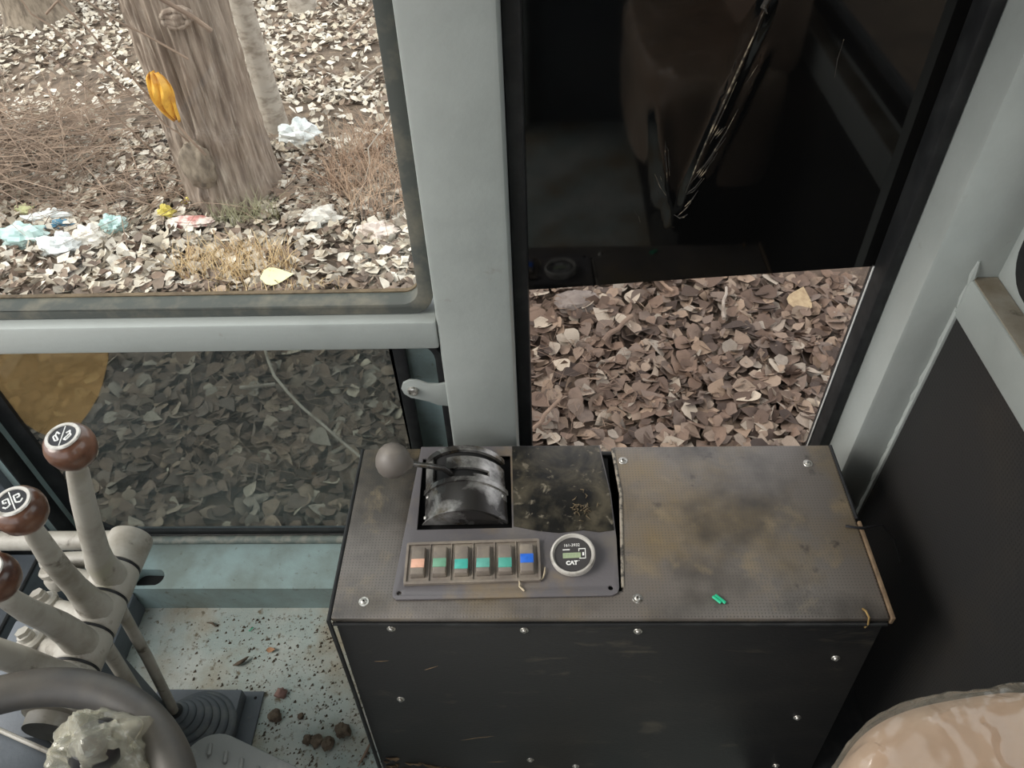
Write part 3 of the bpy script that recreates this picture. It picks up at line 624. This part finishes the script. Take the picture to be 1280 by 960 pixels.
# switch plate with a cut-out for the gear selector and two screw holes
pl_out = [(-.1665, .6795), (-.178, .4560), (-.177, .4510), (-.172, .4475)] + [(.079, .4525), (.0860, .4560), (.0885, .4620), (.0905, .5300), (.0885, .6000), (.0790, .6795)]
hole = [(-.1620, .6585), (-.1580, .5440), (-.0385, .5465), (-.0430, .6630)]
swp = MB().prism(pl_out, [hole, circ(-.170, .4560, .0028, 12), circ(.0785, .4625, .0030, 12)], .4055, .4085).build('switch_plate', PLATE, con, bevel=.0006); swp['label'] = 'worn black metal switch plate'
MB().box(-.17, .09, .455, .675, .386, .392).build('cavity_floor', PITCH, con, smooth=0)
# shiny smeared sheet lying on the plate right of the selector
vs = [(-.0410, .6780), (.0770, .6780), (.0870, .6000), (.0885, .5420), (.070, .5390), (.050, .5420), (.020, .5380), (-.005, .5410), (-.0365, .5480)]
MB().prism(vs, [], .4086, .4096).build('smeared_sheet', SHEET, con, smooth=0)['label'] = 'glossy black sheet smeared with dirt'
# staple at the front right corner
MB().tube([(.362, .437, .4055), (.363, .432, .4095), (.365, .425, .4075), (.366, .4225, .398), (.3645, .4225, .390)], .0013, 6).build('staple', pmat('brass_wire', srgb(170, 140, 90), rough=.4, metal=.7), con)

# gear selector
gs = empty('gear_selector', (-.10, .60, .40), 'black round knob gear lever on a scuffed arched metal gate', 'gear lever')
def arch(y0, y1, Rr, cz, th0, th1, thick, cx=-.1000, n=20, skew=.004):
    m = MB(); vs = []; fs = []
    for i in range(n+1):
        a = R(th0 + (th1-th0)*i/n)
        for (rr, y) in ((Rr, y0), (Rr, y1), (Rr-thick, y1), (Rr-thick, y0)):
            vs.append((cx + rr*math.sin(a) - skew*(y-.6)/.05, y, cz + rr*math.cos(a)))
    for i in range(n):
        for k in range(4): a0 = 4*i+k; b0 = 4*i+(k+1) % 4; fs.append((a0, b0, b0+4, a0+4))
    fs += [(0, 1, 2, 3), (4*n+3, 4*n+2, 4*n+1, 4*n)]
    return m.add(vs, fs)
cz = .3775
arch(.5535, .5990, .0605, cz, -61, 61, .003).build('front_cover', CASTBLK, gs, smooth=50)
pts = [(-.100 + .0600*math.sin(R(a)), cz + .0600*math.cos(R(a))) for a in range(-61, 62, 6)]
MB().prism(pts, [], .5520, .5537, 'y').build('end_plate', CASTBLK, gs, smooth=40)
arch(.5975, .6045, .0625, cz, -62, 62, .006).build('ridge', CASTBLK, gs, smooth=50)
arch(.6030, .6540, .0545, cz, -62, 62, .003).build('slot_floor', PITCH, gs, smooth=50)
arch(.6060, .6120, .0600, cz, 12, 60, .004).build('gate_strip', CASTBLK, gs, smooth=50)
arch(.6200, .6390, .0605, cz, -22, 33, .004).build('gate_tongue', CASTBLK, gs, smooth=50)
arch(.6060, .6390, .0600, cz, 33, 60, .004).build('gate_side', CASTBLK, gs, smooth=50)
arch(.6060, .6500, .0600, cz, -62, -44, .004).build('gate_side', CASTBLK, gs, smooth=50)
arch(.6490, .6570, .0610, cz, -61, 61, .005).build('gate_rear', CASTBLK, gs, smooth=50)
for sx_ in (-1, 1):
    for yy in (.558, .590):
        a = R(53*sx_); MB().lathe([(.0028, 0), (.0026, .0012), (.0014, .0020), (0, .0021)], (-.100+.0604*math.sin(a), yy, cz+.0604*math.cos(a)), (math.sin(a), 0, math.cos(a)), 10).build('rivet', SCREW, gs)
MB().tube([(-.108, .6155, .405), (-.118, .6155, .430), (-.128, .6140, .4435), (-.145, .6105, .4530), (-.170, .6060, .4640)], [.0042, .0042, .0040, .0036, .0034], 12).build('lever', CASTBLK, gs)
kd = Vector((-.82, -.12, .42)).normalized()
MB().lathe([(.0060, -.004), (.0080, .000), (.0150, .0045), (.0205, .0115), (.0230, .0200), (.0222, .0280), (.0185, .0350), (.0120, .0400), (.005, .0424), (0, .0428)], Vector((-.168, .6062, .4632)), kd, 36).build('knob', KNOBBLK, gs, smooth=60)

# switch bank
sb = empty('switch_bank', (-.085, .495, .4085), 'row of six rocker switches with orange, green and blue lenses', 'switches')
ang = R(1.9)
def sbp(u, v): return (-.085 + u*math.cos(ang) - v*math.sin(ang), .4955 + u*math.sin(ang) + v*math.cos(ang))
def sbx(mb, u0, u1, v0, v1, z0, z1, z1b=None, taper=0):
    z1b = z1 if z1b is None else z1b; t = taper
    vs = [(*sbp(u, v), z0) for u, v in ((u0, v0), (u1, v0), (u1, v1), (u0, v1))] + [(*sbp(u, v), z) for u, v, z in ((u0+t, v0+t, z1), (u1-t, v0+t, z1), (u1-t, v1-t, z1b), (u0+t, v1-t, z1b))]
    return mb.add(vs, [(0, 3, 2, 1), (4, 5, 6, 7), (0, 1, 5, 4), (1, 2, 6, 5), (2, 3, 7, 6), (3, 0, 4, 7)])
sbx(MB(), -.0815, .0815, -.0285, .0290, .4085, .4118).build('base', SWITCH, sb, bevel=.0012)
bz = MB()
bz.prism([sbp(*p) for p in rrect(-.0815, .0815, -.0285, .0290, .003)], [[sbp(*p) for p in rect(-.0785, .0785, -.0250, .0255)]], .4118, .4140)
bz.build('rim', SWITCH, sb, bevel=.0007)
LENS = [srgb(228, 176, 150), srgb(110, 160, 132), srgb(70, 172, 158), srgb(98, 168, 154), srgb(80, 160, 144), srgb(44, 104, 204)]
LN = ['orange', 'green', 'turquoise', 'mint', 'green', 'blue']
cw = .157/6
for i in range(6):
    u = -.0785 + cw*(i+.5)
    if i: sbx(MB(), u-cw/2-.0006, u-cw/2+.0006, -.0250, .0255, .4118, .4136).build('divider', SWITCH, sb)
    pressed = i in (3,)
    top, bot = (.4190, .4165) if not pressed else (.4175, .4185)
    rk = sbx(MB(), u-.0088, u+.0088, -.0200, .0200, .4118, bot+.0035, top-.0005, taper=.0012).build('rocker', SWITCH, sb, bevel=.0010)
    lo, hi = (-.0100, .0020) if i in (0, 1, 5) else (-.0135, .0000)
    if i == 5: lo, hi = -.0080, .0045
    zf = lambda v: (bot+.0035) + (top-.0005-bot-.0035)*(v+.0168)/(.0341)
    m = MB(); t = .0080
    vs = [(*sbp(uu, v), zf(v)+dz) for dz in (-.0006, .0006) for uu, v in ((u-t, lo), (u+t, lo), (u+t, hi), (u-t, hi))]
    m.add(vs, [(0, 3, 2, 1), (4, 5, 6, 7), (0, 1, 5, 4), (1, 2, 6, 5), (2, 3, 7, 6), (3, 0, 4, 7)])
    m.build('lens', pmat('lens_'+LN[i]+str(i), LENS[i], [(tuple(c*.75 for c in LENS[i][:3])+(1,), 140, .5, .75)], rough=.35), rk, bevel=.0003)['label'] = LN[i] + ' switch lens'
# frayed scrap by the last switch
def scrap(pts, r, mat, name, label, cat): return tag(MB().tube(pts, r, 6).build(name, mat), label, cat)
PAPER = pmat('paper_scrap', srgb(186, 172, 146), rough=.8)
scrap([(-.0290, .4700, .4135), (-.0280, .4660, .4130), (-.0285, .4630, .4110), (-.0250, .4600, .4105), (-.0225, .4575, .4100)], [.0004, .0010, .0008, .0014, .0009], PAPER, 'paper_scrap', 'tiny curled tan scrap below the blue switch', 'scrap')
scrap([(.0020, .4880, .4120), (.0012, .4800, .4120), (-.0005, .4745, .4115), (-.0030, .4715, .4110)], [.0005, .0010, .0010, .0004], PAPER, 'paper_scrap', 'tiny tan thread at the right end of the switch row', 'scrap')
# hour meter
hm = empty('hour_meter', (.036, .502, .4085), 'round hour meter with metal bezel and green display', 'gauge')
ax = Vector((-.10, -.10, 1)).normalized(); HC = Vector((.0365, .5035, .4075))
MB().lathe([(.0258, 0), (.0262, .003), (.0250, .0060), (.0272, .0062), (.0274, .0100), (.0262, .0125), (.0242, .0128), (.0228, .0100), (.0222, .0086), (0, .0086)], HC, ax, 48).build('bezel', CHROME, hm, smooth=50)
u_ = Vector((1, 0, 0)); u_ = (u_ - ax*u_.dot(ax)).normalized(); v_ = ax.cross(u_)
FO = HC + ax*.0088; HMX = Matrix((u_, v_, ax)).transposed().to_4x4(); HMX.translation = FO
def on_dial(o): o.data.transform(HMX); return o
on_dial(MB().lathe([(.0222, 0), (.0222, .0003), (0, .0003)], (0, 0, 0), (0, 0, 1), 40).build('dial_face', DIAL, hm))
on_dial(MB().box(-.0120, .0095, -.0048, .0020, .0003, .0008).build('display', LCD, hm))
dgt = MB()
for q in range(5): dgt.box(-.0095+q*.0036, -.0093+q*.0036, -.0035, .0008, .0008, .0009).box(-.0095+q*.0036, -.0073+q*.0036, -.0003, -.0001, .0008, .0009)
on_dial(dgt.build('digit_segments', pmat('lcd_dark', srgb(92, 106, 84), rough=.3), hm))
on_dial(text_mesh('161-3932', .0052, 'number_print', WHITE, hm, (-.0010, .0120, .0004)))
on_dial(text_mesh('CAT', .0070, 'logo_print', WHITE, hm, (-.0015, -.0112, .0004), bold=.00035))
on_dial(MB().prism([(-.0034, -.0144), (.0008, -.0144), (-.0013, -.0112)], [], .0006, .0009).build('logo_triangle', DIAL, hm))
on_dial(MB().prism(circ(.0072, -.0085, .0005, 8), [], .0003, .0006).build('mark_print', WHITE, hm))
on_dial(MB().box(-.0120, -.0035, .0058, .0070, .0003, .0006).build('bar_print', WHITE, hm))
fr = MB()
for (a, b, c_, d_) in ((.0070, .0155, .0064, .0074), (.0070, .0079, .0036, .0064), (.0147, .0155, -.0060, .0064), (.0075, .0155, -.0060, -.0051), (.0115, .0135, -.0020, .0022)): fr.box(a, b, c_, d_, .0003, .0006)
on_dial(fr.build('frame_print', WHITE, hm))
# small loose things on the console
scrap([(.1955, .4520, .4070), (.2035, .4440, .4070)], .0020, GREEN, 'green_strip', 'left of two short green plastic strips on the console top', 'strip')
scrap([(.1985, .4535, .4072), (.2085, .4435, .4072)], .0020, GREEN, 'green_strip', 'right and longer of two short green plastic strips on the console top', 'strip')
r_ = random.Random(8); m = MB()
for k in range(26):
    x, y = .052 + r_.gauss(0, .009), .572 + r_.gauss(0, .007); a = r_.uniform(0, 6.28); L = r_.uniform(.003, .009)
    m.tube([(x, y, .4102), (x+L*.4*math.cos(a), y+L*.4*math.sin(a), .4125+r_.random()*.002), (x+L*math.cos(a+.8), y+L*math.sin(a+.8), .4103)], [.0004, .0009, .0004], 5)
tag(m.build('dirt_tuft', pmat('tuft', srgb(98, 86, 66), rough=.95)), 'small tangle of dry dirt above the hour meter', 'dirt')
scrap([(.374, .548, .4065), (.382, .5445, .4090), (.392, .543, .4090), (.400, .545, .408), (.425, .557, .395), (.445, .552, .372), (.456, .535, .345)], [.0018, .0016, .0020, .0018, .0013, .0013, .0011], BLACKP, 'cable_tie', 'thin black cable tie curling off the right console edge', 'cable tie')

# ------------------------------------------------------------------ control levers at the left
AX, AZ = -.526, .400
sh = empty('lever_shaft', (AX, .40, AZ), 'light grey cross shaft carrying the control levers', 'shaft')
MB().lathe([(.0225, 0), (.0262, .001), (.0270, .040), (.0262, .044), (.0250, .044), (.0248, .0425), (0, .0425)], (AX, .4965, AZ), (0, 1, 0), 40).build('end_cap', LEVERP, sh, smooth=50)
MB().tube([(AX, .302, AZ), (AX, .50, AZ)], .0215, 24).build('core', RUBBER, sh)
MB().lathe([(.020, 0), (.032, 0), (.033, .002), (.033, .010), (.0265, .012), (.0260, .026), (.02, .026)], (AX, .324, AZ), (0, -1, 0), 32).build('flange', LEVERP, sh, smooth=40)
MB().box(-.665, -.565, .312, .455, .0, .345).build('support_plate', SLATE, sh, bevel=.003)
def knob(parent, c, d, r=.0235, icon=0):
    c = Vector(c); d = Vector(d).normalized()
    kb = MB().lathe([(.0070, -.0235), (.0095, -.0215), (.0160, -.0170), (.0205, -.0100), (.0225, -.0010), (.0222, .0060), (.0195, .0125), (.0150, .0160), (0, .0160)], c, d, 40).build('knob', WOOD, parent, smooth=60)
    MB().lathe([(.0122, .0145), (.0156, .0145), (.0160, .0162), (.0152, .0175), (.0126, .0174), (.0122, .0162)], c, d, 36).build('cap_ring', CHROME, kb, smooth=40)
    MB().lathe([(.0124, .0150), (.0124, .0164), (0, .0166)], c, d, 36).build('cap_disc', ICON, kb)
    # icon strokes in the disc plane
    x = Vector((1, 0, 0)); x = (x - d*x.dot(d)).normalized(); y = d.cross(x); a = R((8, 38, 30, 20)[icon])
    X = math.cos(a)*x + math.sin(a)*y; Y = -math.sin(a)*x + math.cos(a)*y; o = c + d*.0166
    m = MB()
    def stroke(p, q, w=.0007): m.tube([o + X*p[0] + Y*p[1], o + X*q[0] + Y*q[1]], w, 6)
    stroke((0, -.0115), (0, .0115), .0006)
    for s in (-1, 1):
        q = lambda u, v: (s*(.0024+u*.9), v*.9)
        if icon == 0: L = [((0, -.005), (.0045, .002)), ((.0045, .002), (.0040, .006)), ((.0040, .006), (.0005, .003)), ((0, -.005), (.0030, -.006)), ((.0030, -.006), (.0065, .000)), ((.0065, .0), (.0045, .002))]
        else: L = [((0, -.004), (0, .005)), ((0, .005), (.005, .005)), ((.005, .005), (.005, .001)), ((.005, .001), (.002, .001)), ((0, -.004), (.004, -.006)), ((.004, -.006), (.0065, -.003))]
        for p, w in L: stroke(q(*p), q(*w), .0008)
    m.build('icon_print', WHITE, kb)
def lever(y0, y1, arm, rad, kn, kdir, label, icon, armr=None, clev=None):
    yc = (y0+y1)/2; t = empty('control_lever', (AX, yc, AZ), label, 'lever', 'hydraulic control levers')
    MB().lathe([(.0215, 0), (.0250, .0006), (.0266, .003), (.0266, y1-y0-.005), (.0250, y1-y0-.002), (.0215, y1-y0-.001)], (AX, y0+.0005, AZ), (0, 1, 0), 40).build('hub', LEVERP, t, smooth=50)
    MB().lathe([(.0215, 0), (.0258, 0), (.0258, .0030), (.0215, .0030)], (AX, y1-.0018, AZ), (0, 1, 0), 40).build('seal_ring', RUBBER, t, smooth=40)
    if arm: MB().tube(arm, rad, 20).build('arm', LEVERP, t, smooth=60)
    if kn: knob(t, kn, kdir, icon=icon)
    if clev:
        cx, cy, cz_ = clev
        MB().tube([(AX-.012, yc, AZ-.006), (cx+.012, cy, cz_)], [.0135, .0095], 14).build('rocker_arm', LEVERP, t)
        MB().lathe([(.011, -.018), (.0165, -.017), (.0175, -.012), (.0175, -.003), (.0160, 0), (.013, .001), (.013, .004), (.0165, .005), (.0170, .010), (.014, .013), (.009, .013), (.009, .020), (.006, .022), (0, .022)], clev, (-.25, .25, 1), 24).build('clevis', LEVERP, t, smooth=40)
        MB().lathe([(.0080, 0), (.0080, .006), (0, .006)], Vector(clev)+Vector((-.25, .25, 1)).normalized()*.020, (-.25, .25, 1), 6).build('nut', LEVERP, t, smooth=20)
    return t
lever(.4535, .4955, [(-.520, .4740, .415), (-.5195, .4740, .450), (-.510, .4715, .480), (-.494, .4680, .530), (-.474, .4640, .590), (-.457, .4600, .635), (-.4475, .4575, .662)], [.0185, .0160, .0138, .0128, .0118, .0105, .0075], (-.4405, .4545, .6815), (-.02, -.04, 1), 'farthest control lever, knob in front of the low window pane', 0, clev=(-.622, .505, .372))
lever(.4100, .4535, [(-.520, .4315, .415), (-.5215, .4310, .445), (-.517, .4270, .475), (-.508, .4190, .520), (-.498, .4120, .565), (-.488, .4065, .605), (-.480, .4030, .634)], [.0185, .0150, .0125, .0118, .0112, .0098, .0075], (-.4755, .4005, .6560), (.04, -.06, 1), 'second control lever, brown knob cut by the left frame edge', 1, clev=(-.612, .458, .372))
lever(.3680, .4100, [(-.520, .3890, .415), (-.521, .3880, .445), (-.520, .3840, .470), (-.516, .3760, .500), (-.510, .3640, .540), (-.501, .3530, .580), (-.492, .3485, .610)], [.0185, .0160, .0145, .0130, .0118, .0102, .0075], (-.4870, .3455, .6320), (.05, -.08, 1), 'third control lever, just above the steering wheel', 2, clev=(-.606, .408, .372))
lever(.3240, .3680, [(-.520, .3460, .415), (-.530, .3455, .440), (-.545, .345, .470), (-.552, .338, .510), (-.551, .330, .555), (-.545, .326, .60)], [.0185, .0160, .0145, .0130, .0118, .0095], (-.541, .323, .622), (.2, -.2, .95), 'control lever whose arm leaves the frame above the wheel', 3)
fw = empty('footwell_panel', (-.84, .4, 0), 'slate grey stepped footwell panel left of the levers', 'panel')
MB().box(-.93, -.800, .10, .655, .0, .18).build('upper_step', SLATE, fw, bevel=.004)
MB().box(-.800, -.700, .10, .655, .0, .055).build('lower_step', SLATE, fw, bevel=.004)
MB().tube([(-.803, .10, .183), (-.803, .655, .183)], .003, 8).build('edge_strip', RUBBER, fw)
# tubes behind the levers and link rods to the floor
def rod(pts, r, name, label, cat='rod', mat=LEVERP): return tag(MB().tube(pts, r, 16).build(name, mat), label, cat)
rod([(-.86, .578, .335), (-.64, .578, .335), (-.575, .572, .345), (-.545, .56, .36)], .0135, 'cross_tube', 'thick pale tube running left behind the farthest lever', 'tube')
rod([(-.66, .535, .352), (-.58, .532, .362), (-.545, .52, .37)], .0115, 'cross_tube', 'short pale tube behind the farthest lever hub', 'tube')
rod([(-.510, .4470, .385), (-.530, .4500, .25), (-.5655, .4545, .046)], .0072, 'link_rod', 'pale link rod running down into the ribbed floor boot')
rod([(-.512, .402, .385), (-.532, .406, .25), (-.562, .412, .045)], .0085, 'link_rod', 'pale link rod under the second lever hub')
rod([(-.512, .352, .385), (-.530, .357, .25), (-.556, .365, .045)], .0085, 'link_rod', 'pale link rod between steering wheel and column')
rod([(-.545, .315, .385), (-.57, .318, .2), (-.60, .322, .02)], .0085, 'link_rod', 'lowest pale link rod beside the column')
# floor boot
fbx = empty('floor_boot', (-.54, .46, 0), 'grey floor box with ribbed rubber boot around a link rod', 'boot')
MB().box(-.622, -.475, .38, .508, 0, .005).box(-.475, -.452, .38, .508, 0, .005).build('base_plate', SLATE, fbx, bevel=.001)
MB().box(-.615, -.478, .38, .500, .005, .032).build('cover_box', SLATE, fbx, bevel=.003)
for k in range(7):
    t = k/6; rb = .056-.036*t; MB().lathe([(rb-.006, -.004), (rb-.0012, -.003), (rb, 0), (rb-.0012, .003), (rb-.006, .004)], (-.528-.034*t, .440+.013*t, .036+.016*t), (.10-.20*t, 0.05, 1), 40).build('bellows_rib', BELLOW, fbx, smooth=80)
MB().lathe([(.018, -.006), (.016, .008), (.009, .010)], (-.5635, .4535, .050), (.1, 0, 1), 24).build('boot_neck', BELLOW, fbx)
MB().lathe([(.0105, 0), (.0125, .002), (.0105, .004)], (-.5625, .454, .058), (.1, 0, 1), 20).build('neck_ring', RUBBER, fbx)
MB().lathe([(.0025, 0), (0, .0004)], (-.4635, .497, .0051), (0, 0, 1), 12).build('bolt_hole', PITCH, fbx)
# pedal with raised treads
pd = empty('foot_pedal', (-.40, .37, .10), 'grey metal foot pedal with raised tread bars', 'pedal')
def pdp(u, v, z):                      # u along the pedal, v across
    c, s = math.cos(R(-21)), math.sin(R(-21)); return (-.500 + u*c - v*s, .372 + u*s + v*c, z - .05*u)
ol = [(.045 + .045*math.cos(R(a)), .045*math.sin(R(a))) for a in range(90, 271, 12)] + [(.34, -.045), (.34, .045)]
m = MB(); n = len(ol)
m.add([pdp(u, v, .112) for u, v in ol] + [pdp(u, v, .120) for u, v in ol], [tuple(range(n))[::-1], tuple(range(n, 2*n))] + [(i, (i+1) % n, (i+1) % n+n, i+n) for i in range(n)])
m.build('plate', PEDALM, pd, bevel=.0025)
for k in range(9):
    for row, v in ((0, .018), (1, -.020)):
        u = .030 + k*.026 + row*.004; a = R(118 if row == 0 else 62); dx, dy = .0085*math.cos(a), .0085*math.sin(a)
        MB().tube([pdp(u-dx, v-dy, .1200), pdp(u-dx*.8, v-dy*.8, .1217), pdp(u+dx*.8, v+dy*.8, .1217), pdp(u+dx, v+dy, .1200)], [.0012, .0034, .0034, .0012], 8).build('tread_bar', PEDALM, pd)
MB().tube([pdp(.18, 0, .113), pdp(.20, 0, .0)], .012, 14).build('pedal_post', SLATE, pd)

# steering column and wheel
sc_ = empty('steering_column', (-.50, .14, 0), 'slate grey steering column housing below the wheel', 'column')
m = MB(); 
m.add([(-.66, .02, 0), (-.42, .02, 0), (-.42, .235, 0), (-.66, .235, 0), (-.62, .03, .50), (-.420, .03, .50), (-.420, .234, .50), (-.62, .303, .50)], [(0, 3, 2, 1), (4, 5, 6, 7), (0, 1, 5, 4), (1, 2, 6, 5), (2, 3, 7, 6), (3, 0, 4, 7)])
m.build('housing', SLATE, sc_, bevel=.008)
MB().tube([(-.615, .300, .5), (-.52, .2675, .5), (-.424, .2345, .5)], .0022, 8).build('edge_welt', LEVERP, sc_)
tn = R(10); wc = Vector((-.421, .147, .562)); wnrm = Vector((math.sin(tn), 0, math.cos(tn)))
MB().tube([Vector((-.46, .14, .46)), wc - wnrm*.035], .022, 20).build('stem', SLATE, sc_)
sw = empty('steering_wheel', wc, 'dark grey rubber steering wheel at the lower left corner', 'steering wheel')
e1 = Vector((0, 1, 0)); e2 = wnrm.cross(e1); RW, rt = .131, .0165
vs = []; fs = []; A_, B_ = 96, 20
for i in range(A_):
    a = 2*math.pi*i/A_; d = math.cos(a)*e1 + math.sin(a)*e2
    for k in range(B_):
        b = 2*math.pi*k/B_; rr = rt*(1 - .035*math.exp(-((a-.45)/.025)**2)); vs.append(wc + d*(RW + rr*math.cos(b)) + wnrm*rr*math.sin(b))
for i in range(A_):
    for k in range(B_): fs.append((i*B_+k, ((i+1) % A_)*B_+k, ((i+1) % A_)*B_+(k+1) % B_, i*B_+(k+1) % B_))
MB().add(vs, fs).build('rim', RIM, sw, smooth=80)
MB().lathe([(.030, -.035), (.036, -.030), (.038, -.012), (.030, -.006), (0, -.005)], wc, wnrm, 32).build('hub', RIM, sw, smooth=50)
for k in range(3):
    a = R(15 + 120*k) + math.pi; d = math.cos(a)*e1 + math.sin(a)*e2
    MB().tube([wc + d*.025 - wnrm*.020, wc + d*.08 - wnrm*.014, wc + d*.128], [.011, .0095, .009], 12).build('spoke', RIM, sw)
# plastic wrapped spinner grip clamped on the wheel
pgc = Vector((-.368, .224, .560))
sp = empty('wheel_grip', pgc, 'steering wheel grip wrapped in crumpled clear plastic', 'grip')
MB().lathe([(.010, -.030), (.012, 0), (.020, .004), (.022, .018), (.016, .028), (0, .030)], pgc, (0, 0, 1), 24).build('grip_body', BLACKP, sp)
blob(pgc, (.036, .030, .038), .60, 1.2, 21, 60, 40).build('plastic_wrap', WRAP2, sp, smooth=35)

# ------------------------------------------------------------------ seat at the lower right
seat = empty('operator_seat', (.33, .0, 0), 'tan operator seat under a crinkled clear plastic cover', 'seat')
def cushion(grow, amp, seed, wr):
    x0, x1, y0, y1 = .186-grow, .470+grow, -.30, .246+grow; zt, zb = .620+grow, .42; m = MB(); vs = []; fs = []; NA, NR = 260, 70
    cx, cy = (x0+x1)/2, (y0+y1)/2; hx, hy = (x1-x0)/2, (y1-y0)/2; e = 3.2
    prof = []
    for j in range(NR+1):
        t = j/NR
        if t < .62: prof.append((t/.62*.90, 0))
        elif t < .86: q = (t-.62)/.24*math.pi/2; prof.append((.90+.10*math.sin(q), -.045*(1-math.cos(q))))
        else: prof.append((1.0 - .02*(t-.86)/.14, -.045 - (t-.86)/.14*(zt-zb-.045)))
    for (s, dz) in prof:
        for k in range(NA):
            a = 2*math.pi*k/NA; c_, s_ = math.cos(a), math.sin(a); rr = (abs(c_)**e + abs(s_)**e)**(-1/e)
            x, y = cx + hx*s*rr*c_, cy + hy*s*rr*s_ ; z = zt + dz + .012*(1-s*s)
            y += .17*(x-.25); f = amp*fb((x, y, z), wr, seed) if grow == 0 else amp*max(0, 1-2.6*abs(fb((x, y*1.6, z), wr, seed)))**2; vs.append((x + f*.25*c_, y + f*.25*s_, z + f))
    for j in range(NR):
        for k in range(NA): a, b = j*NA+k, j*NA+(k+1) % NA; fs.append((a, b, b+NA, a+NA))
    return m.add(vs, fs)
cushion(0, .002, 1, 5).build('cushion', SEATM, seat, smooth=60)
cushion(.0025, .0075, 4, 13).build('plastic_cover', WRAP, seat, smooth=40)
MB().box(.30, .44, -.2, .16, .004, .45).build('seat_base', BLACKP, seat, bevel=.01)
MB().box(.385, .470, -.26, .215, .60, 1.20).build('unseen_backrest', SEATM, seat, bevel=.035, bseg=5)  # out of view, added to keep light off the rear pillar

# ------------------------------------------------------------------ dirt on the floor
def clod(x, y, r, seed, label, mat=CLOD, name='dirt_clod', cat='dirt', el=(1, 1, .6)):
    o = blob((x, y, r*.45), (r*el[0], r*el[1], r*el[2]), .5, 1.6, seed, 14, 10).build(name, mat, smooth=40); return tag(o, label, cat)
clod(-.313, .447, .012, 1, 'largest dirt clod on the floor near the console corner')
clod(-.333, .428, .010, 2, 'dark dirt clod left of the largest clod')
clod(-.367, .434, .008, 3, 'small dirt clod above the pedal tip')
clod(-.352, .432, .009, 4, 'small dirt clod right of its twin above the pedal')
clod(-.425, .470, .010, 5, 'dark lump at the corner of the floor boot plate')
clod(-.425, .505, .009, 6, 'pinkish dirt lump beside the floor boot plate', pmat('clod_pink', srgb(136, 108, 100), rough=.9))
clod(-.385, .470, .005, 7, 'tiny dark crumb on the floor between boot and console')
tag(MB().tube([(-.515, .551, .004), (-.507, .553, .006), (-.499, .558, .007), (-.493, .566, .005)], [.001, .0035, .0032, .001], 8).build('leaf_stalk', CLOD), 'short curved dark leaf stalk on the floor', 'debris')
tag(MB().tube([(-.583, .628, .003), (-.572, .626, .004), (-.565, .620, .003)], [.0008, .002, .0008], 8).build('leaf_stalk', CLOD), 'thin dark leaf stalk on the floor by the sill', 'debris')
tag(MB().tube([(-.505, .612, .003), (-.499, .619, .003)], .001, 6).build('thread_bit', GREEN), 'tiny green thread on the teal floor', 'debris')
tag(MB().tube([(-.282, .395, .004), (-.272, .416, .005), (-.268, .43, .004)], [.001, .0025, .001], 8).build('straw_bit', TWIG), 'dry stalk on the floor at the console foot', 'debris')
lf = bpy.data.objects.new('leaf_fragment', LM[3].copy()); lf.data.materials.clear(); lf.data.materials.append(pmat('leaf_frag', srgb(164, 124, 92), rough=.8)); COL.objects.link(lf)
lf.location = (-.458, .578, .004); lf.scale = (.016, .012, .012); tag(lf, 'tiny tan leaf fragment on the teal floor', 'leaf')
r_ = random.Random(12); m = MB()
for k in range(1500):
    x = -.62 + .40*r_.random()**.7; y = .36 + .295*r_.random(); s = .0008 + .0022*r_.random()**3
    if y > .645: continue
    m.add([(x-s, y-s, 0), (x+s, y-s*.6, 0), (x+s*.3, y+s, 0), (x, y, s*1.1)], [(0, 1, 3), (1, 2, 3), (2, 0, 3)])
tag(m.build('grit', CLOD, smooth=0), 'fine dark grit sprinkled over the teal floor', 'grit', kind='stuff')
